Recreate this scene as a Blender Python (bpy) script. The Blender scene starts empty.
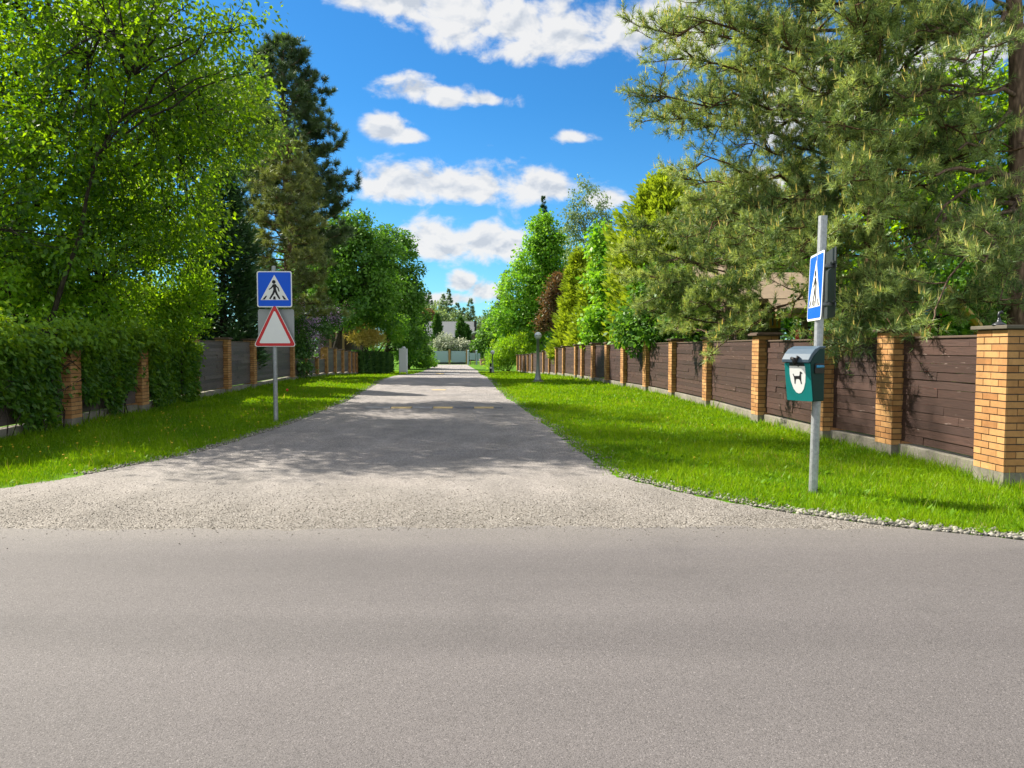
import bpy, math, random
import numpy as np
from mathutils import Vector

# ------------------------------------------------------------------ basics
S = bpy.context.scene
COL = S.collection
rng = np.random.default_rng(11)
random.seed(5)
F = 740.0                      # focal length in pixels of a 1024 wide picture
PITCH = math.atan(36 / F)      # horizon sits 36 px above the middle
CAMH = 1.55
SUN_EL = math.radians(43)
SUN_AZ = math.radians(-59)     # clockwise from +Y
EXPO = 1.82


def smooth(t):
    t = np.clip(t, 0, 1)
    return t * t * (3 - 2 * t)


def gz(y):
    return -0.92 * smooth((np.asarray(y, float) - 32) / 46.0)


def ray(px, py):
    x = px - 512.0
    z = -(py - 384.0)
    c, s = math.cos(PITCH), math.sin(PITCH)
    v = np.array([x, F * c + z * s, -F * s + z * c])
    return v / np.linalg.norm(v)


def P(px, py, Y):
    v = ray(px, py)
    return np.array([0, 0, CAMH]) + v * (Y / v[1])


def G(px, py):
    v = ray(px, py)
    z = 0.0
    for _ in range(60):
        t = (z - CAMH) / v[2]
        z = 0.5 * z + 0.5 * float(gz(v[1] * t))
    return np.array([v[0] * t, v[1] * t, z])


def GX(px, Y):
    """ground point at depth Y under pixel column px"""
    p = P(px, 348, Y)
    return np.array([p[0], Y, float(gz(Y))])


def unit(a):
    a = np.asarray(a, float)
    n = np.linalg.norm(a, axis=-1, keepdims=True)
    return a / np.maximum(n, 1e-9)


# ------------------------------------------------------------------ materials
def mat(name):
    m = bpy.data.materials.new(name)
    m.use_nodes = True
    nt = m.node_tree
    nt.nodes.clear()
    out = nt.nodes.new('ShaderNodeOutputMaterial')
    return m, nt, out


def N(nt, typ, **kw):
    n = nt.nodes.new('ShaderNode' + typ)
    for k, v in kw.items():
        if k in n.inputs:
            sock = n.inputs[k]
            if isinstance(v, bpy.types.NodeSocket):
                nt.links.new(v, sock)
            else:
                sock.default_value = v
        else:
            setattr(n, k, v)
    return n


def MATH(nt, op, a, b=None, c=None, clamp=False):
    n = nt.nodes.new('ShaderNodeMath')
    n.operation = op
    n.use_clamp = clamp
    for i, v in enumerate((a, b, c)):
        if v is None:
            continue
        if isinstance(v, bpy.types.NodeSocket):
            nt.links.new(v, n.inputs[i])
        else:
            n.inputs[i].default_value = v
    return n.outputs[0]


def MIX(nt, fac, a, b, blend='MIX'):
    n = nt.nodes.new('ShaderNodeMix')
    n.data_type = 'RGBA'
    n.blend_type = blend
    n.clamp_factor = True
    for sock, v in ((n.inputs[0], fac), (n.inputs[6], a), (n.inputs[7], b)):
        if isinstance(v, bpy.types.NodeSocket):
            nt.links.new(v, sock)
        else:
            sock.default_value = v if not isinstance(v, (tuple, list)) else (*v[:3], 1)
    return n.outputs[2]


def RAMP(nt, fac, stops):
    n = nt.nodes.new('ShaderNodeValToRGB')
    nt.links.new(fac, n.inputs[0])
    e = n.color_ramp.elements
    while len(e) < len(stops):
        e.new(0.5)
    for el, (p, c) in zip(e, stops):
        el.position = p
        el.color = (*c, 1) if isinstance(c, (tuple, list)) else (c, c, c, 1)
    return n.outputs[0]


def coords(nt, scale=(1, 1, 1), kind='Object'):
    t = nt.nodes.new('ShaderNodeTexCoord')
    mp = nt.nodes.new('ShaderNodeMapping')
    nt.links.new(t.outputs[kind], mp.inputs[0])
    mp.inputs['Scale'].default_value = scale
    return mp.outputs[0]


def noise(nt, vec, scale, detail=4, rough=0.55, dist=0.0):
    n = nt.nodes.new('ShaderNodeTexNoise')
    nt.links.new(vec, n.inputs['Vector'])
    n.inputs['Scale'].default_value = scale
    n.inputs['Detail'].default_value = detail
    n.inputs['Roughness'].default_value = rough
    n.inputs['Distortion'].default_value = dist
    return n.outputs['Fac']


def bsdf(nt, out, color, rough=0.6, metal=0.0, bump=None, bump_s=0.3, bump_d=0.01, spec=0.5, coat=0.0):
    b = nt.nodes.new('ShaderNodeBsdfPrincipled')
    for k, v in (('Base Color', color), ('Roughness', rough)):
        if isinstance(v, bpy.types.NodeSocket):
            nt.links.new(v, b.inputs[k])
        else:
            b.inputs[k].default_value = (*v[:3], 1) if isinstance(v, (tuple, list)) else v
    b.inputs['Metallic'].default_value = metal
    b.inputs['Specular IOR Level'].default_value = spec
    if coat:
        b.inputs['Coat Weight'].default_value = coat
    if bump is not None:
        bp = nt.nodes.new('ShaderNodeBump')
        bp.inputs['Strength'].default_value = bump_s
        bp.inputs['Distance'].default_value = bump_d
        nt.links.new(bump, bp.inputs['Height'])
        nt.links.new(bp.outputs[0], b.inputs['Normal'])
    nt.links.new(b.outputs[0], out.inputs[0])
    return b


def simple(name, col, rough=0.5, metal=0.0, var=0.12, scale=8, bump=0.0, spec=0.4):
    """painted or plain surface with slight wear"""
    m, nt, out = mat(name)
    v = coords(nt)
    f = noise(nt, v, scale, 6, 0.6)
    dark = tuple(c * (1 - var) for c in col)
    light = tuple(min(1, c * (1 + var)) for c in col)
    c = MIX(nt, f, dark, light)
    r = MATH(nt, 'MULTIPLY_ADD', f, 0.2, rough - 0.1)
    bsdf(nt, out, c, r, metal, bump=noise(nt, v, scale * 12, 3) if bump else None, bump_s=bump, bump_d=0.004, spec=spec)
    return m


def leaf_mat(name, dark, light, trans=0.45, tcol=None, odd=None, gloss=0.022):
    """leaf: colour varies by leaf (attribute tint); thin, lets light through"""
    m, nt, out = mat(name)
    at = nt.nodes.new('ShaderNodeAttribute')
    at.attribute_name = 'tint'
    stops = [(0.0, dark), (0.9, light)]
    if odd:
        stops += [(0.93, odd), (1.0, odd)]
    c = RAMP(nt, at.outputs['Fac'], stops)
    d = N(nt, 'BsdfDiffuse')
    nt.links.new(c, d.inputs[0])
    t = N(nt, 'BsdfTranslucent')
    tc = MIX(nt, 1.0, c, tcol or (1.5, 1.5, 0.6), 'MULTIPLY')
    nt.links.new(tc, t.inputs[0])
    mx = N(nt, 'MixShader')
    mx.inputs[0].default_value = trans
    nt.links.new(d.outputs[0], mx.inputs[1])
    nt.links.new(t.outputs[0], mx.inputs[2])
    g = N(nt, 'BsdfGlossy')
    g.inputs['Roughness'].default_value = 0.45
    g.inputs['Color'].default_value = (0.8, 0.85, 0.8, 1)
    m2 = N(nt, 'MixShader')
    m2.inputs[0].default_value = gloss
    nt.links.new(mx.outputs[0], m2.inputs[1])
    nt.links.new(g.outputs[0], m2.inputs[2])
    nt.links.new(m2.outputs[0], out.inputs[0])
    return m


def m_asphalt():
    m, nt, out = mat('asphalt')
    v = coords(nt)
    big = noise(nt, coords(nt, (0.25, 1, 1)), 0.55, 5, 0.55)
    mid = noise(nt, v, 7, 5, 0.6)
    vo = N(nt, 'TexVoronoi')
    nt.links.new(v, vo.inputs['Vector'])
    vo.inputs['Scale'].default_value = 190
    fine = noise(nt, v, 210, 3, 0.7)
    c = RAMP(nt, big, [(0.3, (0.0790, 0.0729, 0.0741)), (0.5, (0.0947, 0.0869, 0.0879)), (0.7, (0.1076, 0.0984, 0.0986))])
    worn = noise(nt, coords(nt, (0.05, 1, 1)), 1.1, 3, 0.5)
    c = MIX(nt, 1.0, c, RAMP(nt, worn, [(0.3, 0.86), (0.7, 1.1)]), 'MULTIPLY')
    stain = noise(nt, v, 1.3, 6, 0.62, 0.4)
    c = MIX(nt, 1.0, c, RAMP(nt, stain, [(0.28, 0.90), (0.42, 1.0), (0.75, 1.05)]), 'MULTIPLY')
    c = MIX(nt, MATH(nt, 'MULTIPLY', mid, 0.22), c, (0.0822, 0.0763, 0.0776))
    sep = N(nt, 'SeparateColor')
    nt.links.new(vo.outputs['Color'], sep.inputs[0])
    spk = RAMP(nt, sep.outputs[0], [(0.0, 0.58), (0.25, 0.88), (0.75, 1.06), (0.95, 1.16), (1.0, 1.7)])
    c = MIX(nt, 1.0, c, spk, 'MULTIPLY')
    c = MIX(nt, 1.0, c, RAMP(nt, fine, [(0.3, 0.78), (0.7, 1.2)]), 'MULTIPLY')
    geo = N(nt, 'NewGeometry')
    sx = N(nt, 'SeparateXYZ')
    nt.links.new(geo.outputs['Position'], sx.inputs[0])
    yy = MATH(nt, 'MULTIPLY_ADD', noise(nt, coords(nt, (0.4, 1, 1)), 1.6, 5, 0.6), 0.9, sx.outputs[1])
    dust = MATH(nt, 'MULTIPLY_ADD', yy, 1.1, -6.55, clamp=True)
    c = MIX(nt, MATH(nt, 'MULTIPLY', dust, 0.75), c, MIX(nt, 1.0, (0.1483, 0.1366, 0.1269), spk, 'MULTIPLY'))
    h = MATH(nt, 'ADD', MATH(nt, 'MULTIPLY', vo.outputs['Distance'], -0.6), fine)
    bsdf(nt, out, c, 0.82, bump=h, bump_s=0.6, bump_d=0.004, spec=0.35)
    return m


def m_lane():
    m, nt, out = mat('dusty_gravel_road')
    v = coords(nt)
    geo = N(nt, 'NewGeometry')
    sx = N(nt, 'SeparateXYZ')
    nt.links.new(geo.outputs['Position'], sx.inputs[0])
    wob = noise(nt, v, 0.7, 4, 0.6)
    yy = MATH(nt, 'MULTIPLY_ADD', wob, -3.2, sx.outputs[1])
    g = RAMP(nt, MATH(nt, 'MULTIPLY_ADD', yy, 0.25, -1.3, clamp=True), [(0.0, 1.0), (1.0, 0.0)])
    vo = N(nt, 'TexVoronoi')
    nt.links.new(v, vo.inputs['Vector'])
    vo.inputs['Scale'].default_value = 72
    vo.inputs['Randomness'].default_value = 1.0
    sep = N(nt, 'SeparateColor')
    nt.links.new(vo.outputs['Color'], sep.inputs[0])
    stones = RAMP(nt, sep.outputs[0], [(0.0, (0.1206, 0.1106, 0.0996)), (0.4, (0.1742, 0.1587, 0.1423)), (0.8, (0.2098, 0.1914, 0.1708)), (1.0, (0.2858, 0.2703, 0.2515))])
    vf = N(nt, 'TexVoronoi')
    nt.links.new(v, vf.inputs['Vector'])
    vf.inputs['Scale'].default_value = 95
    s2 = N(nt, 'SeparateColor')
    nt.links.new(vf.outputs['Color'], s2.inputs[0])
    big = noise(nt, coords(nt, (0.5, 1, 1)), 0.8, 5, 0.6)
    hard = RAMP(nt, big, [(0.3, (0.2026, 0.1907, 0.1897)), (0.7, (0.2725, 0.2487, 0.2376))])
    hard = MIX(nt, 1.0, hard, RAMP(nt, s2.outputs[0], [(0.0, 0.5), (0.4, 0.85), (0.85, 1.2), (1.0, 1.7)]), 'MULTIPLY')
    c = MIX(nt, g, hard, stones)
    patch = noise(nt, coords(nt, (1, 0.35, 1)), 2.0, 6, 0.62)
    c = MIX(nt, 1.0, c, RAMP(nt, patch, [(0.3, 0.8), (0.7, 1.15)]), 'MULTIPLY')
    h = MIX(nt, g, vf.outputs['Distance'], vo.outputs['Distance'])
    hv = MATH(nt, 'MULTIPLY', h, -1.0)
    bsdf(nt, out, c, 0.9, bump=hv, bump_s=0.9, bump_d=0.015, spec=0.25)
    return m


def m_turf():
    m, nt, out = mat('turf_soil')
    v = coords(nt)
    a = noise(nt, v, 0.35, 5, 0.6)
    b = noise(nt, v, 9, 5, 0.7)
    c = RAMP(nt, a, [(0.3, (0.05, 0.13, 0.004)), (0.7, (0.09, 0.20, 0.005))])
    c = MIX(nt, 1.0, c, RAMP(nt, b, [(0.3, 0.55), (0.7, 1.25)]), 'MULTIPLY')
    bsdf(nt, out, c, 0.95, bump=b, bump_s=0.6, bump_d=0.05, spec=0.1)
    return m


def m_brick(name, lo, hi):
    m, nt, out = mat(name)
    g = N(nt, 'NewGeometry')
    v = coords(nt)
    c = RAMP(nt, g.outputs['Random Per Island'], [(0.0, lo), (1.0, hi)])
    f = noise(nt, v, 14, 5, 0.65)
    c = MIX(nt, 1.0, c, RAMP(nt, f, [(0.3, 0.84), (0.7, 1.12)]), 'MULTIPLY')
    st = noise(nt, coords(nt, (1, 1, 0.25)), 3, 5, 0.6)
    c = MIX(nt, 1.0, c, RAMP(nt, st, [(0.25, 0.78), (0.5, 1.0)]), 'MULTIPLY')
    bsdf(nt, out, c, 0.8, bump=noise(nt, v, 90, 4), bump_s=0.4, bump_d=0.003, spec=0.25)
    return m


def m_plank(name, lo, hi):
    m, nt, out = mat(name)
    g = N(nt, 'NewGeometry')
    v = coords(nt, (1, 0.16, 2.2))
    c = RAMP(nt, g.outputs['Random Per Island'], [(0.0, lo), (1.0, hi)])
    gr = noise(nt, v, 26, 6, 0.7, 0.6)
    c = MIX(nt, 1.0, c, RAMP(nt, gr, [(0.28, 0.62), (0.5, 1.0), (0.72, 1.35)]), 'MULTIPLY')
    chip = noise(nt, coords(nt, (1, 0.5, 3)), 9, 3, 0.6)
    c = MIX(nt, RAMP(nt, chip, [(0.67, 0.0), (0.74, 0.55)]), c, (0.26, 0.205, 0.18))
    bsdf(nt, out, c, 0.62, bump=gr, bump_s=0.5, bump_d=0.006, spec=0.35)
    return m


def m_concrete():
    m, nt, out = mat('weathered_concrete')
    v = coords(nt)
    a = noise(nt, v, 2.2, 6, 0.65)
    b = noise(nt, v, 30, 4, 0.6)
    c = RAMP(nt, a, [(0.28, (0.0874, 0.0874, 0.0646)), (0.5, (0.1824, 0.1672, 0.1368)), (0.72, (0.2508, 0.2318, 0.1976))])
    c = MIX(nt, 1.0, c, RAMP(nt, b, [(0.3, 0.8), (0.7, 1.15)]), 'MULTIPLY')
    bsdf(nt, out, c, 0.88, bump=b, bump_s=0.5, bump_d=0.006, spec=0.25)
    return m


def m_bark(name, lo, hi, sc=6):
    m, nt, out = mat(name)
    v = coords(nt, (1, 1, 0.3))
    a = noise(nt, v, sc, 6, 0.7, 0.8)
    vo = N(nt, 'TexVoronoi')
    nt.links.new(v, vo.inputs['Vector'])
    vo.inputs['Scale'].default_value = sc * 3
    c = RAMP(nt, a, [(0.3, lo), (0.7, hi)])
    c = MIX(nt, 1.0, c, RAMP(nt, vo.outputs['Distance'], [(0.0, 1.15), (0.6, 0.55)]), 'MULTIPLY')
    bsdf(nt, out, c, 0.9, bump=MATH(nt, 'SUBTRACT', a, vo.outputs['Distance']), bump_s=0.8, bump_d=0.03, spec=0.15)
    return m


def m_galv(name='galvanised_steel', col=(0.34, 0.36, 0.38)):
    m, nt, out = mat(name)
    v = coords(nt)
    vo = N(nt, 'TexVoronoi')
    nt.links.new(v, vo.inputs['Vector'])
    vo.inputs['Scale'].default_value = 40
    sep = N(nt, 'SeparateColor')
    nt.links.new(vo.outputs['Color'], sep.inputs[0])
    st = noise(nt, coords(nt, (1, 1, 0.15)), 9, 5, 0.6)
    c = MIX(nt, sep.outputs[0], tuple(x * 0.85 for x in col), tuple(x * 1.12 for x in col))
    c = MIX(nt, 1.0, c, RAMP(nt, st, [(0.3, 0.75), (0.65, 1.08)]), 'MULTIPLY')
    bsdf(nt, out, c, 0.5, 0.55)
    return m


M = {}
M['asphalt'] = m_asphalt()
M['lane'] = m_lane()
M['turf'] = m_turf()
M['brick'] = m_brick('honey_brick', (0.29, 0.135, 0.048), (0.44, 0.245, 0.098))
M['mortar'] = simple('dark_mortar', (0.0532, 0.03952, 0.02888), 0.9)
M['plank'] = m_plank('brown_stained_wood', (0.028, 0.0125, 0.0092), (0.052, 0.0255, 0.0192))
M['plank_grey'] = m_plank('grey_brown_wood', (0.057, 0.04408, 0.0418), (0.1026, 0.0798, 0.076))
M['concrete'] = m_concrete()
M['cap'] = simple('brown_coping', (0.0798, 0.05168, 0.03648), 0.7, var=0.3, bump=0.3)
M['capstone'] = simple('grey_mossy_coping', (0.0912, 0.0798, 0.0608), 0.85, var=0.4, bump=0.5)
M['pine_bark'] = m_bark('pine_bark', (0.075, 0.052, 0.040), (0.30, 0.20, 0.14))
M['pine_upper'] = m_bark('orange_pine_bark', (0.076, 0.0418, 0.02128), (0.228, 0.1368, 0.076), 9)
M['bark'] = m_bark('dark_bark', (0.0228, 0.019, 0.0152), (0.0836, 0.0684, 0.0532))
M['birch_bark'] = m_bark('birch_bark', (0.076, 0.076, 0.0684), (0.456, 0.4408, 0.4104), 5)
M['steel'] = m_galv()
M['shade_dark'] = simple('shadowed_sign_back', (0.03, 0.036, 0.04), 0.5, 0.0, var=0.3, scale=5, spec=0.25)  # dark tone holds the blue sign's shadow; also serves the gate gap
M['sign_grey'] = simple('grey_sign_back', (0.2736, 0.2888, 0.2926), 0.45, 0.2)
M['blue'] = simple('blue_reflective_sheet', (0.004, 0.085, 0.60), 0.4, var=0.08, scale=5, spec=0.2)
M['white'] = simple('white_reflective_sheet', (0.66, 0.67, 0.66), 0.35, var=0.06)
M['red'] = simple('red_reflective_sheet', (0.4712, 0.0114, 0.01672), 0.35, var=0.06)
M['black'] = simple('black_sheet', (0.010, 0.010, 0.011), 0.5, var=0.1, spec=0.25)
M['teal'] = simple('teal_plastic', (0.002, 0.155, 0.15), 0.5, var=0.14, scale=6, spec=0.2)
M['teal_shade'] = simple('shaded_teal_plastic', (0.004, 0.028, 0.027), 0.6, var=0.2, scale=6, spec=0.15)  # teal of the bin darkened to carry the shade on its sides
M['lid'] = simple('blue_grey_lid', (0.055, 0.085, 0.12), 0.5, var=0.2, scale=6, spec=0.2)
M['white_paint'] = simple('white_paint', (0.5624, 0.5776, 0.5928), 0.45, var=0.06)
M['gate_paint'] = simple('pale_blue_grey_paint', (0.24, 0.34, 0.39), 0.55, var=0.07)
M['lamp_post'] = simple('grey_lamp_paint', (0.2052, 0.2356, 0.2356), 0.4, 0.3)
M['yellow'] = simple('worn_yellow_rubber', (0.36, 0.27, 0.13), 0.85, var=0.4, scale=14)
M['rubber'] = simple('worn_black_rubber', (0.10, 0.10, 0.11), 0.85, var=0.4, scale=14)
M['rubber_pale'] = simple('scuffed_grey_rubber', (0.1824, 0.1824, 0.19), 0.75, var=0.35, scale=14)
M['roof_grey'] = simple('grey_roof_sheet', (0.125, 0.135, 0.145), 0.75, var=0.12, scale=2, spec=0.2)
M['roof_tan'] = simple('tan_roof_tiles', (0.19, 0.14, 0.092), 0.85, var=0.3, scale=5, bump=0.5)
M['roof_pink'] = simple('pinkish_roof_tiles', (0.3496, 0.2128, 0.1672), 0.8, var=0.2, scale=5)
M['wall_brown'] = m_plank('brown_house_cladding', (0.057, 0.038, 0.0342), (0.0912, 0.06308, 0.05472))
M['wall_pale'] = simple('pale_render', (0.342, 0.3192, 0.2888), 0.85, var=0.1)
M['wood_orange'] = simple('orange_window_wood', (0.3952, 0.1748, 0.0304), 0.5, var=0.2)
M['wood_post'] = simple('tan_timber', (0.2736, 0.1748, 0.0836), 0.7, var=0.3)
M['play_red'] = simple('red_play_paint', (0.418, 0.0456, 0.0228), 0.5, var=0.12)
M['play_blue'] = simple('blue_play_paint', (0.0152, 0.19, 0.38), 0.45, var=0.12)
M['play_yellow'] = simple('yellow_play_paint', (0.3192, 0.2204, 0.0076), 0.45, var=0.15)
M['figurine'] = simple('dark_cast_metal', (0.038, 0.0418, 0.0494), 0.4, 0.5)
M['opal'] = simple('opal_globe', (0.4712, 0.5016, 0.5168), 0.15, var=0.03)
m, nt, out = mat('window_glass')
bsdf(nt, out, (0.10, 0.13, 0.15), 0.05, spec=0.8)
M['glass'] = m


def m_stone(name, lo, hi):
    m, nt, out = mat(name)
    g = N(nt, 'NewGeometry')
    c = RAMP(nt, g.outputs['Random Per Island'], [(0.0, lo), (0.55, tuple((a + b) / 2 for a, b in zip(lo, hi))), (1.0, hi)])
    f = noise(nt, coords(nt), 60, 4, 0.6)
    c = MIX(nt, 1.0, c, RAMP(nt, f, [(0.3, 0.8), (0.7, 1.1)]), 'MULTIPLY')
    bsdf(nt, out, c, 0.85, spec=0.25)
    return m


M['stone_white'] = m_stone('pale_limestone_chips', (0.07, 0.068, 0.058), (0.32, 0.305, 0.265))
M['stone_tan'] = m_stone('beige_gravel_chips', (0.10, 0.09, 0.076), (0.22, 0.20, 0.168))
# foliage
M['grass'] = leaf_mat('grass_blades', (0.085, 0.205, 0.004), (0.21, 0.355, 0.005), 0.42, (1.35, 1.2, 0.4), odd=(0.30, 0.28, 0.09), gloss=0.012)
M['lf_maple'] = leaf_mat('lime_green_leaves', (0.018, 0.064, 0.008), (0.098, 0.205, 0.012), 0.6, (3.2, 2.45, 0.35), gloss=0.02)
M['lf_shrub'] = leaf_mat('bright_yellow_green_leaves', (0.10, 0.24, 0.015), (0.24, 0.38, 0.025), 0.5, (1.7, 1.6, 0.4))
M['lf_birch'] = leaf_mat('soft_green_leaves', (0.088, 0.184, 0.040), (0.238, 0.340, 0.051), 0.45, (1.6, 1.5, 0.5))
M['lf_creeper'] = leaf_mat('creeper_leaves', (0.036, 0.115, 0.012), (0.185, 0.34, 0.020), 0.45, (2.2, 1.6, 0.35), gloss=0.02)
M['lf_deep'] = leaf_mat('deep_green_leaves', (0.033, 0.105, 0.021), (0.120, 0.248, 0.029), 0.33)
M['lf_mid'] = leaf_mat('fresh_green_leaves', (0.075, 0.217, 0.021), (0.217, 0.390, 0.033), 0.4)
M['lf_copper'] = leaf_mat('copper_leaves', (0.055, 0.050, 0.020), (0.16, 0.10, 0.042), 0.35, (1.3, 0.9, 0.6))
M['lf_silver'] = leaf_mat('silvery_leaves', (0.20, 0.25, 0.17), (0.46, 0.48, 0.37), 0.25, (1.1, 1.1, 0.9))
M['lf_pale'] = leaf_mat('grey_green_birch_leaves', (0.088, 0.152, 0.080), (0.208, 0.280, 0.120), 0.35, (1.3, 1.3, 0.7))
M['lf_gold'] = leaf_mat('golden_feathery_leaves', (0.36, 0.31, 0.08), (0.62, 0.50, 0.16), 0.4, (1.2, 1.1, 0.5))
M['lf_lilac'] = leaf_mat('lilac_leaves', (0.030, 0.083, 0.027), (0.090, 0.180, 0.045), 0.3)
M['fl_lilac'] = leaf_mat('lilac_blossom', (0.32, 0.20, 0.38), (0.60, 0.44, 0.66), 0.3, (1.1, 1.0, 1.1))
M['nd_pine'] = leaf_mat('pine_needles', (0.048, 0.11, 0.036), (0.40, 0.52, 0.17), 0.34, (1.45, 1.25, 0.6), odd=(0.62, 0.54, 0.20), gloss=0.03)
M['nd_pine_dark'] = leaf_mat('dark_pine_needles', (0.022, 0.052, 0.026), (0.095, 0.145, 0.055), 0.2, gloss=0.05)
M['nd_pine_olive'] = leaf_mat('olive_pine_needles', (0.065, 0.095, 0.032), (0.22, 0.25, 0.075), 0.25, gloss=0.05)
M['nd_spruce'] = leaf_mat('spruce_needles', (0.019, 0.060, 0.030), (0.067, 0.136, 0.051), 0.12, gloss=0.05)
M['nd_thuja'] = leaf_mat('yellow_green_thuja_sprays', (0.128, 0.203, 0.018), (0.330, 0.405, 0.033), 0.3)
M['nd_thuja_dark'] = leaf_mat('dark_thuja_sprays', (0.028, 0.085, 0.024), (0.095, 0.20, 0.045), 0.2)
M['nd_far'] = leaf_mat('far_hazed_foliage', (0.102, 0.170, 0.119), (0.221, 0.297, 0.170), 0.2)  # pale grey green puts the distance haze into the leaf colour
M['dandelion'] = simple('dandelion_yellow', (0.57, 0.38, 0.0152), 0.7)
M['flower_red'] = simple('red_petals', (0.456, 0.0456, 0.0152), 0.6)


# ------------------------------------------------------------------ objects
def wloc(o):
    return Vector(o['_w']) if o is not None and '_w' in o else Vector((0, 0, 0))


WORLD = {}


def link(o, parent=None, loc=(0, 0, 0)):
    COL.objects.link(o)
    base = WORLD.get(parent.name, Vector((0, 0, 0))) if parent is not None else Vector((0, 0, 0))
    o.location = Vector(loc) - base
    if parent is not None:
        o.parent = parent
    WORLD[o.name] = Vector(loc)
    return o


def tag(o, label=None, cat=None, group=None, kind=None):
    if label: o['label'] = label
    if cat: o['category'] = cat
    if group: o['group'] = group
    if kind: o['kind'] = kind
    return o


def thing(name, loc, label, cat, group=None):
    o = bpy.data.objects.new(name, None)
    o.empty_display_size = 0.3
    link(o, None, loc)
    return tag(o, label, cat, group)


class MB:
    """collects shapes (world coordinates) into ONE mesh"""
    def __init__(self):
        self.v, self.f, self.n, self.mi = [], [], 0, []

    def add(self, verts, faces, mi=0):
        self.v.extend([tuple(map(float, p)) for p in verts])
        self.f.extend([tuple(i + self.n for i in f) for f in faces])
        self.mi.extend([mi] * len(faces))
        self.n += len(verts)
        return self

    def box(self, lo, hi, mi=0):
        x0, y0, z0 = lo
        x1, y1, z1 = hi
        vs = [(x0, y0, z0), (x1, y0, z0), (x1, y1, z0), (x0, y1, z0), (x0, y0, z1), (x1, y0, z1), (x1, y1, z1), (x0, y1, z1)]
        return self.add(vs, [(0, 3, 2, 1), (4, 5, 6, 7), (0, 1, 5, 4), (1, 2, 6, 5), (2, 3, 7, 6), (3, 0, 4, 7)], mi)

    def obox(self, c, U, V, W, hu, hv, hw, mi=0):
        """box centred at c with half sizes along unit axes U V W"""
        c, U, V, W = (np.asarray(a, float) for a in (c, U, V, W))
        vs = [c + U * hu * a + V * hv * b + W * hw * d for d in (-1, 1) for a, b in ((-1, -1), (1, -1), (1, 1), (-1, 1))]
        return self.add(vs, [(0, 3, 2, 1), (4, 5, 6, 7), (0, 1, 5, 4), (1, 2, 6, 5), (2, 3, 7, 6), (3, 0, 4, 7)], mi)

    def tube(self, pts, radii, sides=8, cap=True, mi=0):
        pts = np.asarray(pts, float)
        n = len(pts)
        radii = np.broadcast_to(np.asarray(radii, float), (n,))
        d = unit(np.gradient(pts, axis=0))
        ref = np.array([0, 0, 1.0]) if abs(d[0][2]) < 0.9 else np.array([1.0, 0, 0])
        u = unit(np.cross(d[0], ref))
        ang = np.arange(sides) * 2 * math.pi / sides
        vs = []
        for i in range(n):
            u = unit(u - d[i] * np.dot(u, d[i]))
            w = np.cross(d[i], u)
            vs.extend(pts[i] + radii[i] * (np.cos(a) * u + np.sin(a) * w) for a in ang)
        fs = []
        for i in range(n - 1):
            for k in range(sides):
                a, b = i * sides + k, i * sides + (k + 1) % sides
                fs.append((a, b, b + sides, a + sides))
        if cap:
            fs.append(tuple(range(sides - 1, -1, -1)))
            fs.append(tuple((n - 1) * sides + k for k in range(sides)))
        return self.add(vs, fs, mi)

    def lathe(self, c, prof, sides=16, mi=0):
        """prof: (radius, z) list, around the vertical through c"""
        c = np.asarray(c, float)
        vs, fs = [], []
        for r, z in prof:
            for k in range(sides):
                a = 2 * math.pi * k / sides
                vs.append((c[0] + r * math.cos(a), c[1] + r * math.sin(a), c[2] + z))
        for i in range(len(prof) - 1):
            for k in range(sides):
                a, b = i * sides + k, i * sides + (k + 1) % sides
                fs.append((a, b, b + sides, a + sides))
        fs.append(tuple(range(sides - 1, -1, -1)))
        fs.append(tuple((len(prof) - 1) * sides + k for k in range(sides)))
        return self.add(vs, fs, mi)

    def plate(self, poly, o, U, V, W, w0, w1, mi=0):
        """2-D outline (counter-clockwise) extruded from w0 to w1 along W"""
        o, U, V, W = (np.asarray(a, float) for a in (o, U, V, W))
        n = len(poly)
        vs = [o + U * x + V * y + W * w0 for x, y in poly] + [o + U * x + V * y + W * w1 for x, y in poly]
        fs = [tuple(range(n - 1, -1, -1)), tuple(range(n, 2 * n))]
        fs += [(i, (i + 1) % n, n + (i + 1) % n, n + i) for i in range(n)]
        return self.add(vs, fs, mi)

    def build(self, name, mats, parent=None, loc=(0, 0, 0), smooth=False, bevel=0.0):
        loc = np.asarray(loc, float)
        me = bpy.data.meshes.new(name)
        me.from_pydata([tuple(np.asarray(p) - loc) for p in self.v], [], self.f)
        mats = mats if isinstance(mats, list) else [mats]
        for mm in mats:
            me.materials.append(mm)
        if len(mats) > 1:
            me.polygons.foreach_set('material_index', self.mi)
        if smooth:
            me.polygons.foreach_set('use_smooth', [True] * len(me.polygons))
        me.update()
        o = bpy.data.objects.new(name, me)
        link(o, parent, loc)
        if bevel:
            b = o.modifiers.new('bevel', 'BEVEL')
            b.width = bevel
            b.segments = 2
            b.limit_method = 'ANGLE'
        return o


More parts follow.
